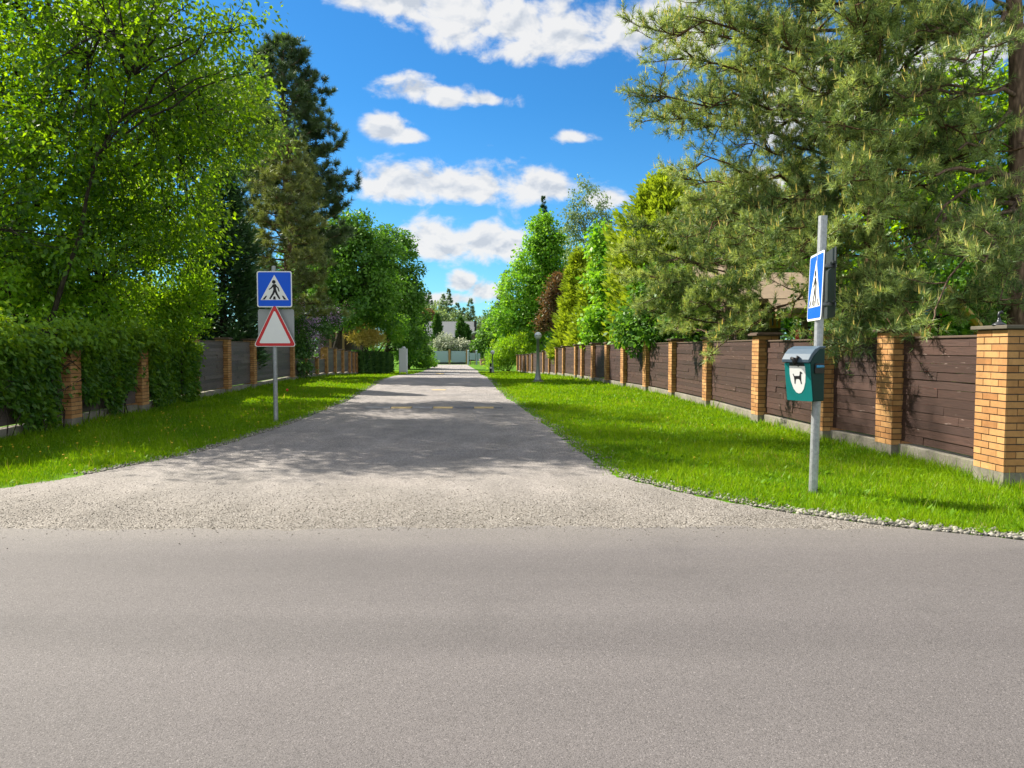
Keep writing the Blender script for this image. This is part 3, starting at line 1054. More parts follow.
def fence(name, label, pts, side, plank, hs, step=None, grey=False):
    """side = +1: the road lies towards -X (right fence); -1: towards +X"""
    g0 = (pts[0][0], pts[0][1], float(gz(pts[0][1])))
    t = thing(name, g0, label, 'fence')
    n = len(pts)
    for i, (x, y, w) in enumerate(pts):
        h = hs(i)
        z = float(gz(y)) - 0.02
        a, b = pts[max(0, i - 1)], pts[min(n - 1, i + 1)]
        rz = -math.atan2(b[0] - a[0], b[1] - a[1])
        p = local(pillar_mesh(w, h), 'brick_pillar', t, (x, y, z), rz)
        c = w / 2
        f = MB().box((-c + 0.003, -c + 0.003, -0.1), (c - 0.003, c - 0.003, 0.2))
        fo = f.build('footing', M['concrete'])
        fo.location = (0, 0, 0)
        fo.parent = p
        k = MB()
        big = w > 0.45
        ov = 0.05 if i % 3 or big else 0.07
        k.box((-c - ov, -c - ov, h), (c + ov, c + ov, h + 0.04))
        if not big:
            k.box((-c - ov + 0.03, -c - ov + 0.03, h + 0.04), (c + ov - 0.03, c + ov - 0.03, h + 0.062))
        ko = k.build('cap', M['capstone'] if big else M['cap'], bevel=0.006)
        ko.parent = p
        if i == n - 1:
            continue
        # wooden panel and its concrete plinth between this pillar and the next
        x2, y2, w2 = pts[i + 1]
        d = np.array([x2 - x, y2 - y, 0.0])
        Ln = np.linalg.norm(d[:2])
        d = d / Ln
        nrm = np.array([-d[1], d[0], 0.0]) * side      # towards the road
        if nrm[0] * side > 0:
            nrm = -nrm
        s0, s1 = w / 2 + 0.012, Ln - w2 / 2 - 0.012
        if s1 - s0 < 0.15:
            continue
        za, zb = float(gz(y)), float(gz(y2))
        ph = min(hs(i), hs(i + 1)) - 0.10
        mid = np.array([x, y, 0]) + d * (s0 + s1) / 2
        zm = (za + zb) / 2
        up = np.array([0, 0, 1.0])
        pl = MB().obox(mid + up * (zm + 0.06) - nrm * 0.02, d, nrm, up, (s1 - s0) / 2, 0.11, 0.14)
        pl.build('plinth', M['concrete'], t, (mid[0], mid[1], zm), bevel=0.008)
        mb = MB()
        rows = int(round((ph - 0.24) / 0.108))
        rh = (ph - 0.24) / rows
        for r in range(rows):
            z0 = zm + 0.24 + r * rh
            cuts = [s0, s1]
            if s1 - s0 > 1.5:
                for _ in range(rng.integers(0, 3)):
                    cuts.append(rng.uniform(s0 + 0.3, s1 - 0.3))
                cuts.sort()
            for a_, b_ in zip(cuts[:-1], cuts[1:]):
                off = rng.uniform(-0.006, 0.010)
                c_ = np.array([x, y, 0]) + d * (a_ + b_) / 2 + up * (z0 + rh / 2) + nrm * (0.03 + off)
                # boards tip slightly like lapped cladding
                ang = rng.uniform(0.02, 0.09)
                V = unit(nrm * math.cos(ang) + up * math.sin(ang))
                W = unit(up * math.cos(ang) - nrm * math.sin(ang))
                mb.obox(c_, d, V, W, (b_ - a_) / 2 - 0.002, 0.014, rh / 2 - 0.0012)
        loc = np.array([mid[0], mid[1], zm])
        rzz = math.atan2(d[1], d[0]) - math.pi / 2
        po = mb.build('plank_panel', plank, t, loc)
        # turn mesh into a frame whose y runs along the boards, so the grain does too
        cs, sn = math.cos(-rzz), math.sin(-rzz)
        for v_ in po.data.vertices:
            X, Y_ = v_.co.x, v_.co.y
            v_.co.x, v_.co.y = X * cs - Y_ * sn, X * sn + Y_ * cs
        po.rotation_euler = (0, 0, rzz)
        rl = MB().obox(np.array([mid[0], mid[1], zm + ph + 0.012]) + nrm * 0.02, d, nrm, up, (s1 - s0) / 2, 0.045, 0.014)
        rl.build('top_rail', M['cap'], t, (mid[0], mid[1], zm + ph), bevel=0.004)
    return t


fence('garden_fence', 'brown plank fence with honey brick pillars along the lawn by the dog waste bin', RPTS, 1, M['plank'],
      lambda i: [1.78, 1.80, 1.78, 1.82, 1.80, 1.80, 1.80, 1.80][i] if i < 8 else 1.76)
fence('garden_fence', 'grey brown plank fence with honey brick pillars, overgrown by creeper at its near end', LPTS, -1, M['plank_grey'],
      lambda i: 1.72 if i < 4 else (1.86 if i < 8 else (1.12 if i in (8, 9) else 1.80)))


# ------------------------------------------------------------------ signs
def rrect(hx, hy, r, n=5):
    out = []
    for cx, cy, a0 in ((hx - r, hy - r, 0), (-hx + r, hy - r, 90), (-hx + r, -hy + r, 180), (hx - r, -hy + r, 270)):
        for k in range(n + 1):
            a = math.radians(a0 + 90 * k / n)
            out.append((cx + r * math.cos(a), cy + r * math.sin(a)))
    return out


def rtri(hw, y0, y1, r, n=5):
    """triangle with rounded corners, point up"""
    pts = [np.array([-hw, y0]), np.array([hw, y0]), np.array([0, y1])]
    out = []
    for i in range(3):
        p, a, b = pts[i], unit(pts[i - 1] - pts[i]), unit(pts[(i + 1) % 3] - pts[i])
        half = math.acos(np.clip(np.dot(a, b), -1, 1)) / 2
        c = p + unit(a + b) * r / math.sin(half)
        t0, t1 = p + a * r / math.tan(half), p + b * r / math.tan(half)
        a0, a1 = math.atan2(*(t0 - c)[::-1]), math.atan2(*(t1 - c)[::-1])
        while a1 < a0:
            a1 += 2 * math.pi
        for k in range(n + 1):
            q = a0 + (a1 - a0) * k / n
            out.append((c[0] + r * math.cos(q), c[1] + r * math.sin(q)))
    return out


def stroke(x0, y0, x1, y1, w0, w1):
    d = unit(np.array([x1 - x0, y1 - y0]))
    n = np.array([-d[1], d[0]])
    a, b = np.array([x0, y0]), np.array([x1, y1])
    return [tuple(a - n * w0 / 2), tuple(b - n * w1 / 2), tuple(b + n * w1 / 2), tuple(a + n * w0 / 2)]


def circle(x, y, r, n=16):
    return [(x + r * math.cos(2 * math.pi * k / n), y + r * math.sin(2 * math.pi * k / n)) for k in range(n)]


def crossing_sign(parent, c, U, V, W, hx, hy):
    """blue square with the walking figure in a white triangle; W points to the reader"""
    a = MB().plate(rrect(hx, hy, 0.045), c, U, V, W, -0.004, 0.0).build('sign_panel', M['white'], parent, c)
    tagp = a
    b = MB().plate(rrect(hx - 0.022, hy - 0.022, 0.032), c, U, V, W, 0.0005, 0.0018).build('blue_field', M['blue'], a, c)
    t = MB().plate([(-0.80 * hx, -0.60 * hy), (0.80 * hx, -0.60 * hy), (0, 0.80 * hy)], c, U, V, W, 0.002, 0.0032).build('triangle_field', M['white'], a, c)
    pic = MB()
    k = 0.0036
    shapes = [circle(-0.03, 0.40, 0.105), stroke(-0.01, 0.28, 0.03, -0.10, 0.19, 0.15), stroke(0.03, 0.25, 0.21, 0.06, 0.09, 0.07), stroke(0.20, 0.09, 0.27, -0.13, 0.075, 0.06),
              stroke(-0.05, 0.25, -0.17, 0.07, 0.09, 0.075), stroke(-0.16, 0.09, -0.31, -0.02, 0.075, 0.06),
              stroke(0.05, -0.05, 0.14, -0.30, 0.13, 0.11), stroke(0.13, -0.26, 0.30, -0.54, 0.11, 0.09), stroke(0.0, -0.05, -0.09, -0.29, 0.13, 0.11), stroke(-0.08, -0.25, -0.27, -0.54, 0.11, 0.09),
              [(-0.70, -0.57), (-0.55, -0.57), (-0.42, -0.36), (-0.50, -0.36)], [(-0.09, -0.57), (0.07, -0.57), (0.05, -0.40), (-0.06, -0.40)],
              [(0.53, -0.57), (0.68, -0.57), (0.50, -0.36), (0.42, -0.36)]]
    for i, s in enumerate(shapes):
        pic.plate([(x * hx, y * hy) for x, y in s], c, U, V, W, k + i * 0.00012, k + 0.0006 + i * 0.00012)
    pic.build('pictogram', M['black'], a, c)
    return a


UX, UZ, UY = np.array([1.0, 0, 0]), np.array([0, 0, 1.0]), np.array([0, -1.0, 0])
b0 = G(276, 422)
YL = b0[1]
t = thing('road_sign', b0, 'steel post on the left lawn with blue pedestrian sign above red bordered white triangle', 'road sign')
topz = P(276, 268, YL)[2]
pp = MB().tube([b0 + [0, 0, -0.1], b0 + [0, 0, topz + 0.02]], 0.045, 16)
pp.lathe([b0[0], b0[1], topz + 0.02], [(0.047, 0), (0.047, 0.015), (0.02, 0.025)], 16)
pp.build('pole', M['steel'], t, b0, smooth=False)
Wn = unit(np.array([0.02, -1.0, 0]))
Un = np.array([-Wn[1], Wn[0], 0])
cz = P(276, 289.5, YL)[2]
sq = crossing_sign(t, np.array([b0[0] + 0.035, YL - 0.075, cz]), Un, UZ, Wn, 0.36, 0.372)
cz2 = P(276, 328, YL)[2]
gb = MB().plate(rrect(0.375, 0.385, 0.045), [b0[0] + 0.015, YL + 0.065, cz2 + 0.01], Un, UZ, Wn, -0.003, 0.003)
gb.build('back_panel', M['sign_grey'], t, (b0[0], YL + 0.065, cz2))
z0, z1 = P(276, 347.5, YL)[2] - cz2, P(276, 306.5, YL)[2] - cz2
c = np.array([b0[0] + 0.03, YL - 0.075, cz2 + 0.025])
tr = MB().plate(rtri(0.445, z0 - 0.005, z1 + 0.05, 0.045), c, Un, UZ, Wn, -0.004, 0.0).build('triangle_panel', M['white'], t, c)
MB().plate(rtri(0.426, z0 + 0.006, z1 + 0.03, 0.04), c, Un, UZ, Wn, 0.0005, 0.0018).build('red_border', M['red'], tr, c)
MB().plate(rtri(0.328, z0 + 0.064, z1 - 0.10, 0.02), c, Un, UZ, Wn, 0.002, 0.0032).build('white_field', M['white'], tr, c)
br = MB()
for z in (cz + 0.2, cz - 0.2, cz2 - 0.2, cz2 + 0.12):
    br.obox([b0[0], YL - 0.01, z], Un, UZ, Wn, 0.10, 0.018, 0.060)
br.build('clamp', M['steel'], t, b0)

# post with back-to-back signs on the right
q0 = G(813, 493)
YR = q0[1]
q1 = P(823, 216, YR)
t = thing('road_sign', q0, 'leaning steel post with blue pedestrian sign seen edge on, carrying the dog waste bin', 'road sign')
ax = unit(q1 - q0)
pp = MB().tube([q0 - ax * 0.1, q0 + (q1 - q0) * 0.5, q1], [0.045, 0.045, 0.045], 16)
pp.build('pole', M['steel'], t, q0)


def onpole(z): return q0 + ax * ((z - q0[2]) / ax[2])


cz = P(815.5, 287, 8.1)[2]
pc = onpole(cz)
W1 = unit(np.array([-0.985, 0.17, 0]))
U1 = np.array([-W1[1], W1[0], 0])      # reader's right
cs = np.array([P(815.4, 287, 7.88)[0], 7.88, P(815.4, 287, 7.88)[2]])
crossing_sign(t, cs, U1, unit(UZ + 0.035 * np.array([1.0, 0, 0])), W1, 0.318, 0.355)
W2 = unit(np.array([0.972, -0.235, 0]))
U2 = np.array([-W2[1], W2[0], 0])
cb = np.array([P(830, 284, 7.98)[0], 7.98, P(830, 284, 7.98)[2]])
bp = MB().plate(rrect(0.325, 0.365, 0.05), cb, U2, UZ, W2, -0.003, 0.003)
bp.plate(rrect(0.315, 0.014, 0.004), cb + UZ * 0.2, U2, UZ, W2, -0.026, -0.003)
bp.plate(rrect(0.315, 0.014, 0.004), cb - UZ * 0.2, U2, UZ, W2, -0.026, -0.003)
bp.build('back_panel', M['shade_dark'], t, cb)
lp_ = MB()
for z in (cz + 0.2, cz - 0.2):
    p = onpole(z)
    lp_.obox([(cs[0] + cb[0]) / 2, p[1], z], UX, np.array([0, 1.0, 0]), UZ, abs(cb[0] - cs[0]) / 2 - 0.01, 0.05, 0.016)
lp_.build('clamp', M['steel'], t, pc)

# dog waste bin hung on the post
a_ = math.radians(56)
Wb = np.array([-math.sin(a_), -math.cos(a_), 0])       # front normal
Ub = np.array([math.cos(a_), -math.sin(a_), 0])        # to the reader's right
zb0, zb1 = P(811, 402, 7.6)[2], P(811, 346, 7.6)[2]
hb = zb1 - zb0
bc = onpole((zb0 + zb1) / 2)
bw, bd = 0.155, 0.25
cb_ = np.array([bc[0], bc[1], zb0]) + Wb * (0.05 + bd / 2) + Ub * (-0.035)
t = thing('waste_bin', cb_, 'teal dog waste bin with blue grey lid, hung on the leaning post', 'waste bin')


def bp3(u, w, z): return cb_ + Ub * u + Wb * w + UZ * z


prof = [(-bd / 2, 0.0), (bd / 2 - 0.06, 0.0), (bd / 2, hb * 0.70), (bd / 2 - 0.05, hb * 0.80), (-bd / 2 + 0.1, hb * 0.955), (-bd / 2, hb * 0.955)]
body = MB().plate([(w, z) for w, z in prof], cb_, Wb, UZ, Ub, -bw, bw)
bo = body.build('body', M['teal_shade'], t, cb_, bevel=0.012)
# teal front panel follows the sloping front
f0, f1 = bp3(0, bd / 2 - 0.06, 0.0), bp3(0, bd / 2, hb * 0.70)
Vf = unit(f1 - f0)
Wf = np.cross(Ub, Vf)
if np.dot(Wf, Wb) < 0:
    Wf = -Wf
Lf = np.linalg.norm(f1 - f0)
fp = MB().plate(rrect(bw - 0.004, Lf / 2 - 0.004, 0.012), (f0 + f1) / 2, Ub, Vf, Wf, 0.001, 0.008)
fo = fp.build('front_panel', M['teal'], t, cb_)
sh = [(-0.092, 0.17), (0.092, 0.17), (0.094, 0.08), (0.085, 0.0), (0.06, -0.08), (0.03, -0.12), (0, -0.13), (-0.03, -0.12), (-0.06, -0.08), (-0.085, 0.0), (-0.094, 0.08)]
sc_ = Lf / 0.42
fc = (f0 + f1) / 2 + Vf * 0.005
em = MB().plate([(x, y * sc_) for x, y in sh][::-1], fc, Ub, Vf, Wf, 0.0085, 0.0100).build('emblem', M['white'], fo, cb_)
dog = [(-0.052, 0.055), (-0.042, 0.030), (0.020, 0.032), (0.030, 0.062), (0.030, 0.078), (0.042, 0.080), (0.060, 0.068), (0.060, 0.058), (0.044, 0.054), (0.042, 0.020),
       (0.040, -0.015), (0.046, -0.055), (0.034, -0.055), (0.026, -0.018), (0.012, -0.002), (-0.020, -0.002), (-0.030, -0.02), (-0.034, -0.055), (-0.046, -0.055), (-0.044, -0.02), (-0.048, 0.016), (-0.060, 0.052)]
MB().plate([(x * 0.95, y * sc_ + 0.03) for x, y in dog][::-1], fc, Ub, Vf, Wf, 0.0106, 0.0114).build('dog_pictogram', M['black'], fo, cb_)
vent = MB()
for k in range(4):
    vent.plate(rrect(0.088, 0.0055, 0.003), fc + Vf * (0.180 * sc_ + 0.014 * k - 0.002), Ub, Vf, Wf, 0.0085, 0.012)
vent.build('vent_strip', M['black'], fo, cb_)
lidp = [(bd / 2 + 0.03, hb * 0.70), (bd / 2 + 0.036, hb * 0.76), (bd / 2 - 0.01, hb * 0.86), (bd / 2 - 0.07, hb * 0.945), (-bd / 2 + 0.09, hb * 0.995), (-bd / 2 - 0.005, hb * 1.0),
        (-bd / 2 - 0.005, hb * 0.96), (-bd / 2 + 0.09, hb * 0.957), (bd / 2 - 0.045, hb * 0.82), (bd / 2 + 0.004, hb * 0.72)]
lo = MB().plate(lidp[::-1], cb_, Wb, UZ, Ub, -bw - 0.008, bw + 0.004).build('lid', M['lid'], t, cb_, bevel=0.006)
la = MB()
lc = bp3(0.005, bd / 2 + 0.046, hb * 0.72)
la.tube([lc + UZ * 0.035 - Ub * 0.045, lc + UZ * 0.03 - Ub * 0.01 + Wf * 0.01, lc - UZ * 0.035 + Wf * 0.006], [0.016, 0.022, 0.012], 8)
la.tube([lc + UZ * 0.055 + Ub * 0.03 - Wf * 0.01, lc + UZ * 0.03 + Ub * 0.02, lc - UZ * 0.035 + Ub * 0.002 + Wf * 0.004], [0.018, 0.014, 0.012], 8)
la.tube([lc - UZ * 0.02 - Ub * 0.01, lc - UZ * 0.045 + Ub * 0.045], [0.012, 0.008], 8)
la.build('latch', M['black'], lo, lc, smooth=True)
# bag slot on the side
scn = bp3(bw, -0.02, hb * 0.60)
slot = MB().plate(rrect(0.082, 0.052, 0.02), scn, -Wb, UZ, Ub, 0.001, 0.012)
so = slot.build('bag_slot', M['black'], t, scn)
rl = MB().tube([scn + Wb * 0.06 + UZ * 0.018 + Ub * 0.010, scn - Wb * 0.06 + UZ * 0.018 + Ub * 0.010], 0.014, 10)
rl.build('bag_roll', M['play_blue'], so, scn, smooth=True)
bk = MB().obox(bp3(0, -bd / 2 - 0.025, hb * 0.5), Ub, UZ, Wb, 0.03, 0.15, 0.028)
bk.build('bracket', M['steel'], t, cb_)

# little figurine on the cap of the nearest pillar
x, y, w = RPTS[0]
fz = 1.78 + 0.04 - 0.02
fp_ = np.array([P(999, 324, y - 0.1)[0], y - 0.1, fz])
t = thing('figurine', fp_, 'small dark hook necked figurine standing on the nearest brick pillar', 'figurine')
mb = MB().lathe(fp_, [(0.070, 0.0), (0.066, 0.014), (0.050, 0.024), (0.024, 0.040), (0.015, 0.070), (0.013, 0.09)], 14)
mb.build('body', M['figurine'], t, fp_, smooth=True)
mb = MB().tube([fp_ + [0, 0, 0.08], fp_ + [-0.008, 0, 0.115], fp_ + [0.002, 0, 0.142], fp_ + [0.024, 0, 0.150], fp_ + [0.046, 0, 0.132]], [0.014, 0.012, 0.016, 0.015, 0.005], 8)
mb.build('neck', M['figurine'], t, fp_, smooth=True)


# ------------------------------------------------------------------ lamps, cabinet, speed bumps
def lamp(px, Y, h, r, label, hide=None):
    g = GX(px, Y)
    t = thing('globe_lamp', g, label, 'street lamp', 'globe lamps along the fence')
    MB().lathe(g, [(0.30, -0.05), (0.30, 0.03), (0.27, 0.05)], 16).build('base', M['concrete'], t, g)
    MB().lathe(g, [(0.21, 0.05), (0.15, 0.14), (0.11, 0.40), (0.075, 0.65), (0.062, h - 2.05 * r), (0.09, h - 2.03 * r), (0.12, h - 1.98 * r), (0.10, h - 1.90 * r)], 14).build('post', M['lamp_post'], t, g, smooth=True)
    gl = MB().lathe(g + [0, 0, h - r], [(r * math.cos(a), r * math.sin(a)) for a in np.linspace(-1.45, 1.45, 11)], 18).build('globe', M['opal'], t, g, smooth=True)
    MB().lathe(g + [0, 0, h - r], [(r * 1.015, -0.016), (r * 1.03, 0), (r * 1.015, 0.016)], 18).build('ring', M['lamp_post'], gl, g)
    return t


lamp(538, 33.7, 2.28, 0.165, 'grey globe lamp standing on the right lawn, the nearest to the camera')
lamp(492.6, 72, 2.2, 0.2, 'far globe lamp beside the bright feathery bush at the end of the lawn')
lamp(578, 44.0, 2.15, 0.19, 'globe lamp whose round head shows just above the right fence')
for px, py, Y in ((575, 330, 47), (588, 328, 43)):
    p = P(px, py, Y)
    g = np.array([p[0], Y, float(gz(Y))])
    lab = {575: 'thin garden light with flat white shade above the fence, left of a taller one', 588: 'thin garden light with flat white shade above the fence, the taller of the two'}[px]
    t = thing('garden_light', g, lab, 'garden light', 'garden lights behind the fence')
    h = p[2] - g[2]
    MB().tube([g, g + [0, 0, h]], 0.025, 6).build('stem', M['lamp_post'], t, g)
    MB().lathe(g + [0, 0, h], [(0.16, -0.02), (0.15, 0.03), (0.05, 0.08)], 10).build('shade', M['white_paint'], t, g)

g = GX(403, 64)
t = thing('utility_cabinet', g, 'white upright metal cabinet at the left edge of the road under dark trees', 'cabinet')
hh = P(403, 348.5, 64)[2] - g[2]
MB().box((g[0] - 0.33, g[1] - 0.2, g[2] + 0.18), (g[0] + 0.36, g[1] + 0.25, g[2] + hh)).build('body', M['white_paint'], t, g, bevel=0.02)
MB().box((g[0] - 0.30, g[1] - 0.225, g[2] + 0.26), (g[0] + 0.30, g[1] - 0.203, g[2] + hh - 0.1)).build('door', M['white_paint'], t, g, bevel=0.01)
MB().lathe([g[0] + 0.05, g[1], g[2] + hh], [(0.18, 0.0), (0.17, 0.1), (0.08, 0.17)], 12).build('cap', M['opal'], t, g, smooth=True)
for sx in (-0.29, 0.32):
    MB().box((g[0] + sx - 0.04, g[1] - 0.1, g[2] - 0.05), (g[0] + sx + 0.04, g[1] + 0.1, g[2] + 0.18)).build('leg', M['white_paint'], t, g)
g2 = GX(490.6, 70)
t = thing('bollard', g2, 'short dark bollard with a white band next to the far globe lamp', 'bollard')
MB().lathe(g2, [(0.1, -0.05), (0.1, 0.9), (0.06, 0.96)], 12).build('post', M['black'], t, g2)
MB().lathe(g2, [(0.103, 0.45), (0.103, 0.62)], 12).build('white_band', M['white_paint'], t, g2)


def bump_strip(Y, cuts, label, h=0.035, dep=0.15):
    c = GX((cuts[0][0] + cuts[-1][1]) / 2, Y)
    t = thing('speed_bump', c, label, 'speed bump')
    for a, b, k in cuts:
        p, q = GX(a, Y), GX(b, Y)
        z = p[2] + 0.006
        prof = [(-dep, 0), (dep, 0), (dep * 0.75, h * 0.7), (dep * 0.3, h), (-dep * 0.3, h), (-dep * 0.75, h * 0.7)]
        mb = MB().plate(prof, [p[0] + 0.008, Y, z], (0, 1, 0), UZ, (1, 0, 0), 0, q[0] - p[0] - 0.016)
        o = mb.build('rubber_segment', M[k], t, p, bevel=0.01)
        if k == 'yellow':
            o['label'] = 'worn yellow segment'
    return t


bump_strip(19.0, [(365, 391, 'rubber_pale'), (391, 412, 'yellow'), (412, 433, 'rubber_pale'), (433, 453, 'yellow'), (453, 474, 'rubber'), (474, 494, 'yellow'), (494, 503, 'rubber')],
           'worn speed bump of yellow and grey rubber blocks across the side road')
bump_strip(27.2, [(432, 446, 'yellow')], 'single worn yellow rubber block left in the middle of the side road', 0.02, 0.14)
bump_strip(66, [(436, 444, 'yellow'), (444, 452, 'rubber_pale'), (452, 460, 'rubber_pale')], 'far speed bump with one yellow block near the gate', 0.05, 0.3)

# ------------------------------------------------------------------ gate and far house
YG = 112.0
z0 = float(gz(YG))
g = np.array([P(452, 355, YG)[0], YG, z0])
t = thing('sliding_gate', g, 'pale blue grey metal gate closing the far end of the side road', 'gate')
xa, xb, xc = P(434, 355, YG)[0], P(449.5, 355, YG)[0], P(467, 355, YG)[0]
zt = P(450, 351, YG)[2]
for a, b in ((xa, xb - 0.2), (xb + 0.25, xc - 0.2)):
    MB().box((a, YG, z0 + 0.32), (b, YG + 0.08, zt)).build('sheet_panel', M['gate_paint'], t, ((a + b) / 2, YG, z0))
MB().box((xa, YG + 0.02, z0 + 0.02), (xc - 0.2, YG + 0.14, z0 + 0.30)).build('gap_shade', M['shade_dark'], t, g)  # dark strip standing in for the shaded gap below the gate
for px in (449.5, 467):
    xx = P(px, 355, YG)[0]
    mb = MB().box((xx - 0.14, YG - 0.1, z0 - 0.1), (xx + 0.14, YG + 0.18, zt + 0.25))
    mb.build('post', M['wood_post'], t, (xx, YG, z0))
YB = 108.0
z0 = float(gz(YB))
for px in (468.3, 476.6):
    gg = GX(px, YB)
    MB_ = MB().tube([gg - [0, 0, 0.1], gg + [0, 0, 2.05]], 0.12, 10)
    MB_.lathe(gg + [0, 0, 2.05], [(0.15, 0), (0.15, 0.06), (0.04, 0.12)], 10)
    o = MB_.build('gate_post', M['gate_paint'], None, gg)
    tag(o, 'pale round post %s of the small gate at the road end' % ('on the left side' if px < 470 else 'on the right side'), 'post', 'pale posts at the road end')
ga, gb_ = GX(469.6, YB), GX(479.5, YB)
t = thing('wicket_gate', (ga[0], YB, z0), 'small pale panel gate between two round posts at the road end', 'gate')
MB().box((ga[0], YB, z0 + 0.75), (GX(475.4, YB)[0], YB + 0.06, z0 + 1.75)).build('sheet_panel', M['gate_paint'], t, ga)
MB().box((GX(477.6, YB)[0], YB, z0 + 0.55), (gb_[0] + 0.1, YB + 0.06, z0 + 1.7)).build('sheet_panel', M['gate_paint'], t, gb_)
mb = MB()
for px in (470.5, 475):
    q = GX(px, YB)
    mb.box((q[0] - 0.05, YB, z0 - 0.05), (q[0] + 0.05, YB + 0.05, z0 + 0.75))
mb.build('frame_foot', M['wood_post'], t, ga)
gg = GX(482.5, 106)
tag(MB().lathe(gg, [(0.34, -0.05), (0.42, 0.75), (0.46, 0.78), (0.46, 0.9), (0.38, 0.9), (0.36, 0.7)], 14).build('flower_pot', M['roof_pink'], None, gg),
    'reddish terracotta pot beside the far gate posts', 'flower pot')

YH = 150.0
zh = -0.92
xa, xb = P(423, 330, YH)[0], P(474, 330, YH)[0]
ze, zr = P(450, 337.5, YH)[2], P(450, 322.5, YH + 4)[2]
g = np.array([(xa + xb) / 2, YH, zh])
t = thing('grey_roofed_house', g, 'grey roofed house behind columnar conifers beyond the far gate', 'house')
MB().box((xa + 0.4, YH + 0.5, zh - 0.1), (xb - 0.4, YH + 8, ze)).build('wall', M['wall_pale'], t, g)
MB().plate([(-0.3, ze - 0.05), (4.0, zr), (8.4, ze - 0.05), (8.4, ze + 0.12), (4.0, zr + 0.2), (-0.3, ze + 0.12)][::-1], (xa, YH, 0), (0, 1, 0), UZ, (1, 0, 0), 0, xb - xa).build('roof', M['roof_grey'], t, g)
for k in (0.2, 0.55, 0.82):
    xx = xa + (xb - xa) * k
    wf = MB().box((xx - 0.7, YH + 0.42, zh + 1.1), (xx + 0.7, YH + 0.52, zh + 2.6)).build('window', M['white_paint'], t, (xx, YH, zh))
    MB().box((xx - 0.6, YH + 0.40, zh + 1.2), (xx + 0.6, YH + 0.425, zh + 2.5)).build('pane', M['glass'], wf, (xx, YH, zh))
cx = P(474.6, 325, YH)[0]
MB().box((cx - 0.25, YH + 2.5, ze), (cx + 0.25, YH + 3.0, P(474, 320, YH)[2])).build('chimney', M['black'], t, (cx, YH, zh))
# lower wing, gable towards the camera
xw0, xw1 = P(467, 335, 140)[0], P(489, 335, 140)[0]
za_, zb_ = P(470, 335.5, 140)[2], P(486, 327.5, 140)[2]
MB().plate([(0, za_), (xw1 - xw0, zb_), (xw1 - xw0, zb_ + 0.22), (0, za_ + 0.22)], (xw0, 140, 0), (1, 0, 0), UZ, (0, 1, 0), 0, 9).build('roof', M['white_paint'], t, (xw0, 140, zh))
MB().box((xw0 + 0.8, 140.5, zh - 0.1), (xw1 - 0.5, 148, za_ + 0.1)).build('wall', M['wall_brown'], t, (xw0, 140, zh))

# brown house behind the right fence
YW = 22.5
g = GX(760, YW)
t = thing('timber_house', g, 'dark brown timber house with orange framed windows behind the right fence', 'house')
x0, x1 = P(737, 300, YW)[0], P(781, 300, YW)[0]
mb = MB()
for k in range(int(3.1 / 0.16)):
    mb.obox([(x0 + x1) / 2, YW + 0.02 + rng.uniform(-0.004, 0.004), 0.08 + 0.16 * k], UX, unit(np.array([0, 1.0, 0.06])), unit(np.array([0, -0.06, 1.0])), (x1 - x0) / 2, 0.02, 0.077)
mb.box((x0 + 0.01, YW + 0.045, 0), (x1 - 0.01, YW + 7, 3.1))
mb.build('wall', M['wall_brown'], t, g)


def window(xa, xb, za, zb, mull=True):
    c = ((xa + xb) / 2, YW, (za + zb) / 2)
    f = MB()
    w = 0.07
    f.box((xa, YW - 0.05, za), (xb, YW - 0.004, za + w)).box((xa, YW - 0.05, zb - w), (xb, YW - 0.004, zb))
    f.box((xa, YW - 0.05, za + w), (xa + w, YW - 0.004, zb - w)).box((xb - w, YW - 0.05, za + w), (xb, YW - 0.004, zb - w))
    if mull:
        m_ = (xa + xb) / 2
        f.box((m_ - 0.035, YW - 0.05, za + w), (m_ + 0.035, YW - 0.004, zb - w))
    fo = f.build('window', M['wood_orange'], t, c)
    MB().box((xa + w, YW - 0.018, za + w), (xb - w, YW - 0.006, zb - w)).build('pane', M['glass'], fo, c)


window(P(769, 320, YW)[0], P(780, 320, YW)[0], P(770, 328, YW)[2], P(770, 311, YW)[2])
window(P(744, 320, YW)[0], P(752, 320, YW)[0], P(748, 335, YW)[2], P(748, 317, YW)[2], False)
# roofs: main slope above the wall, porch to the right on posts
zr0, zr1 = P(750, 312, YW)[2], P(750, 286, YW + 2.5)[2]
MB().plate([(-0.4, 2.85), (3.5, 4.2), (3.5, 4.4), (-0.45, 3.02)][::-1], (x0 - 0.5, YW, 0), (0, 1, 0), UZ, (1, 0, 0), 0, x1 - x0 + 0.5).build('roof', M['roof_tan'], t, g)
px0, px1 = P(777, 310, 21.3)[0], P(868, 310, 21.3)[0]
zp = P(800, 313, 21.3)[2]
MB().plate([(0, zp), (3.4, zp + 1.35), (3.4, zp + 1.5), (-0.02, zp + 0.14)][::-1], (px0, 21.3, 0), (0, 1, 0), UZ, (1, 0, 0), 0, px1 - px0).build('porch_roof', M['roof_tan'], t, g)
MB().box((px0, 21.33, zp - 0.13), (px1, 21.40, zp - 0.01)).build('fascia', M['wood_post'], t, g)
for px in (806, 862):
    xx = P(px, 310, 21.4)[0]
    MB().box((xx - 0.07, 21.42, -0.05), (xx + 0.07, 21.56, zp + 0.02)).build('porch_post', M['cap'], t, (xx, 21.45, 0))

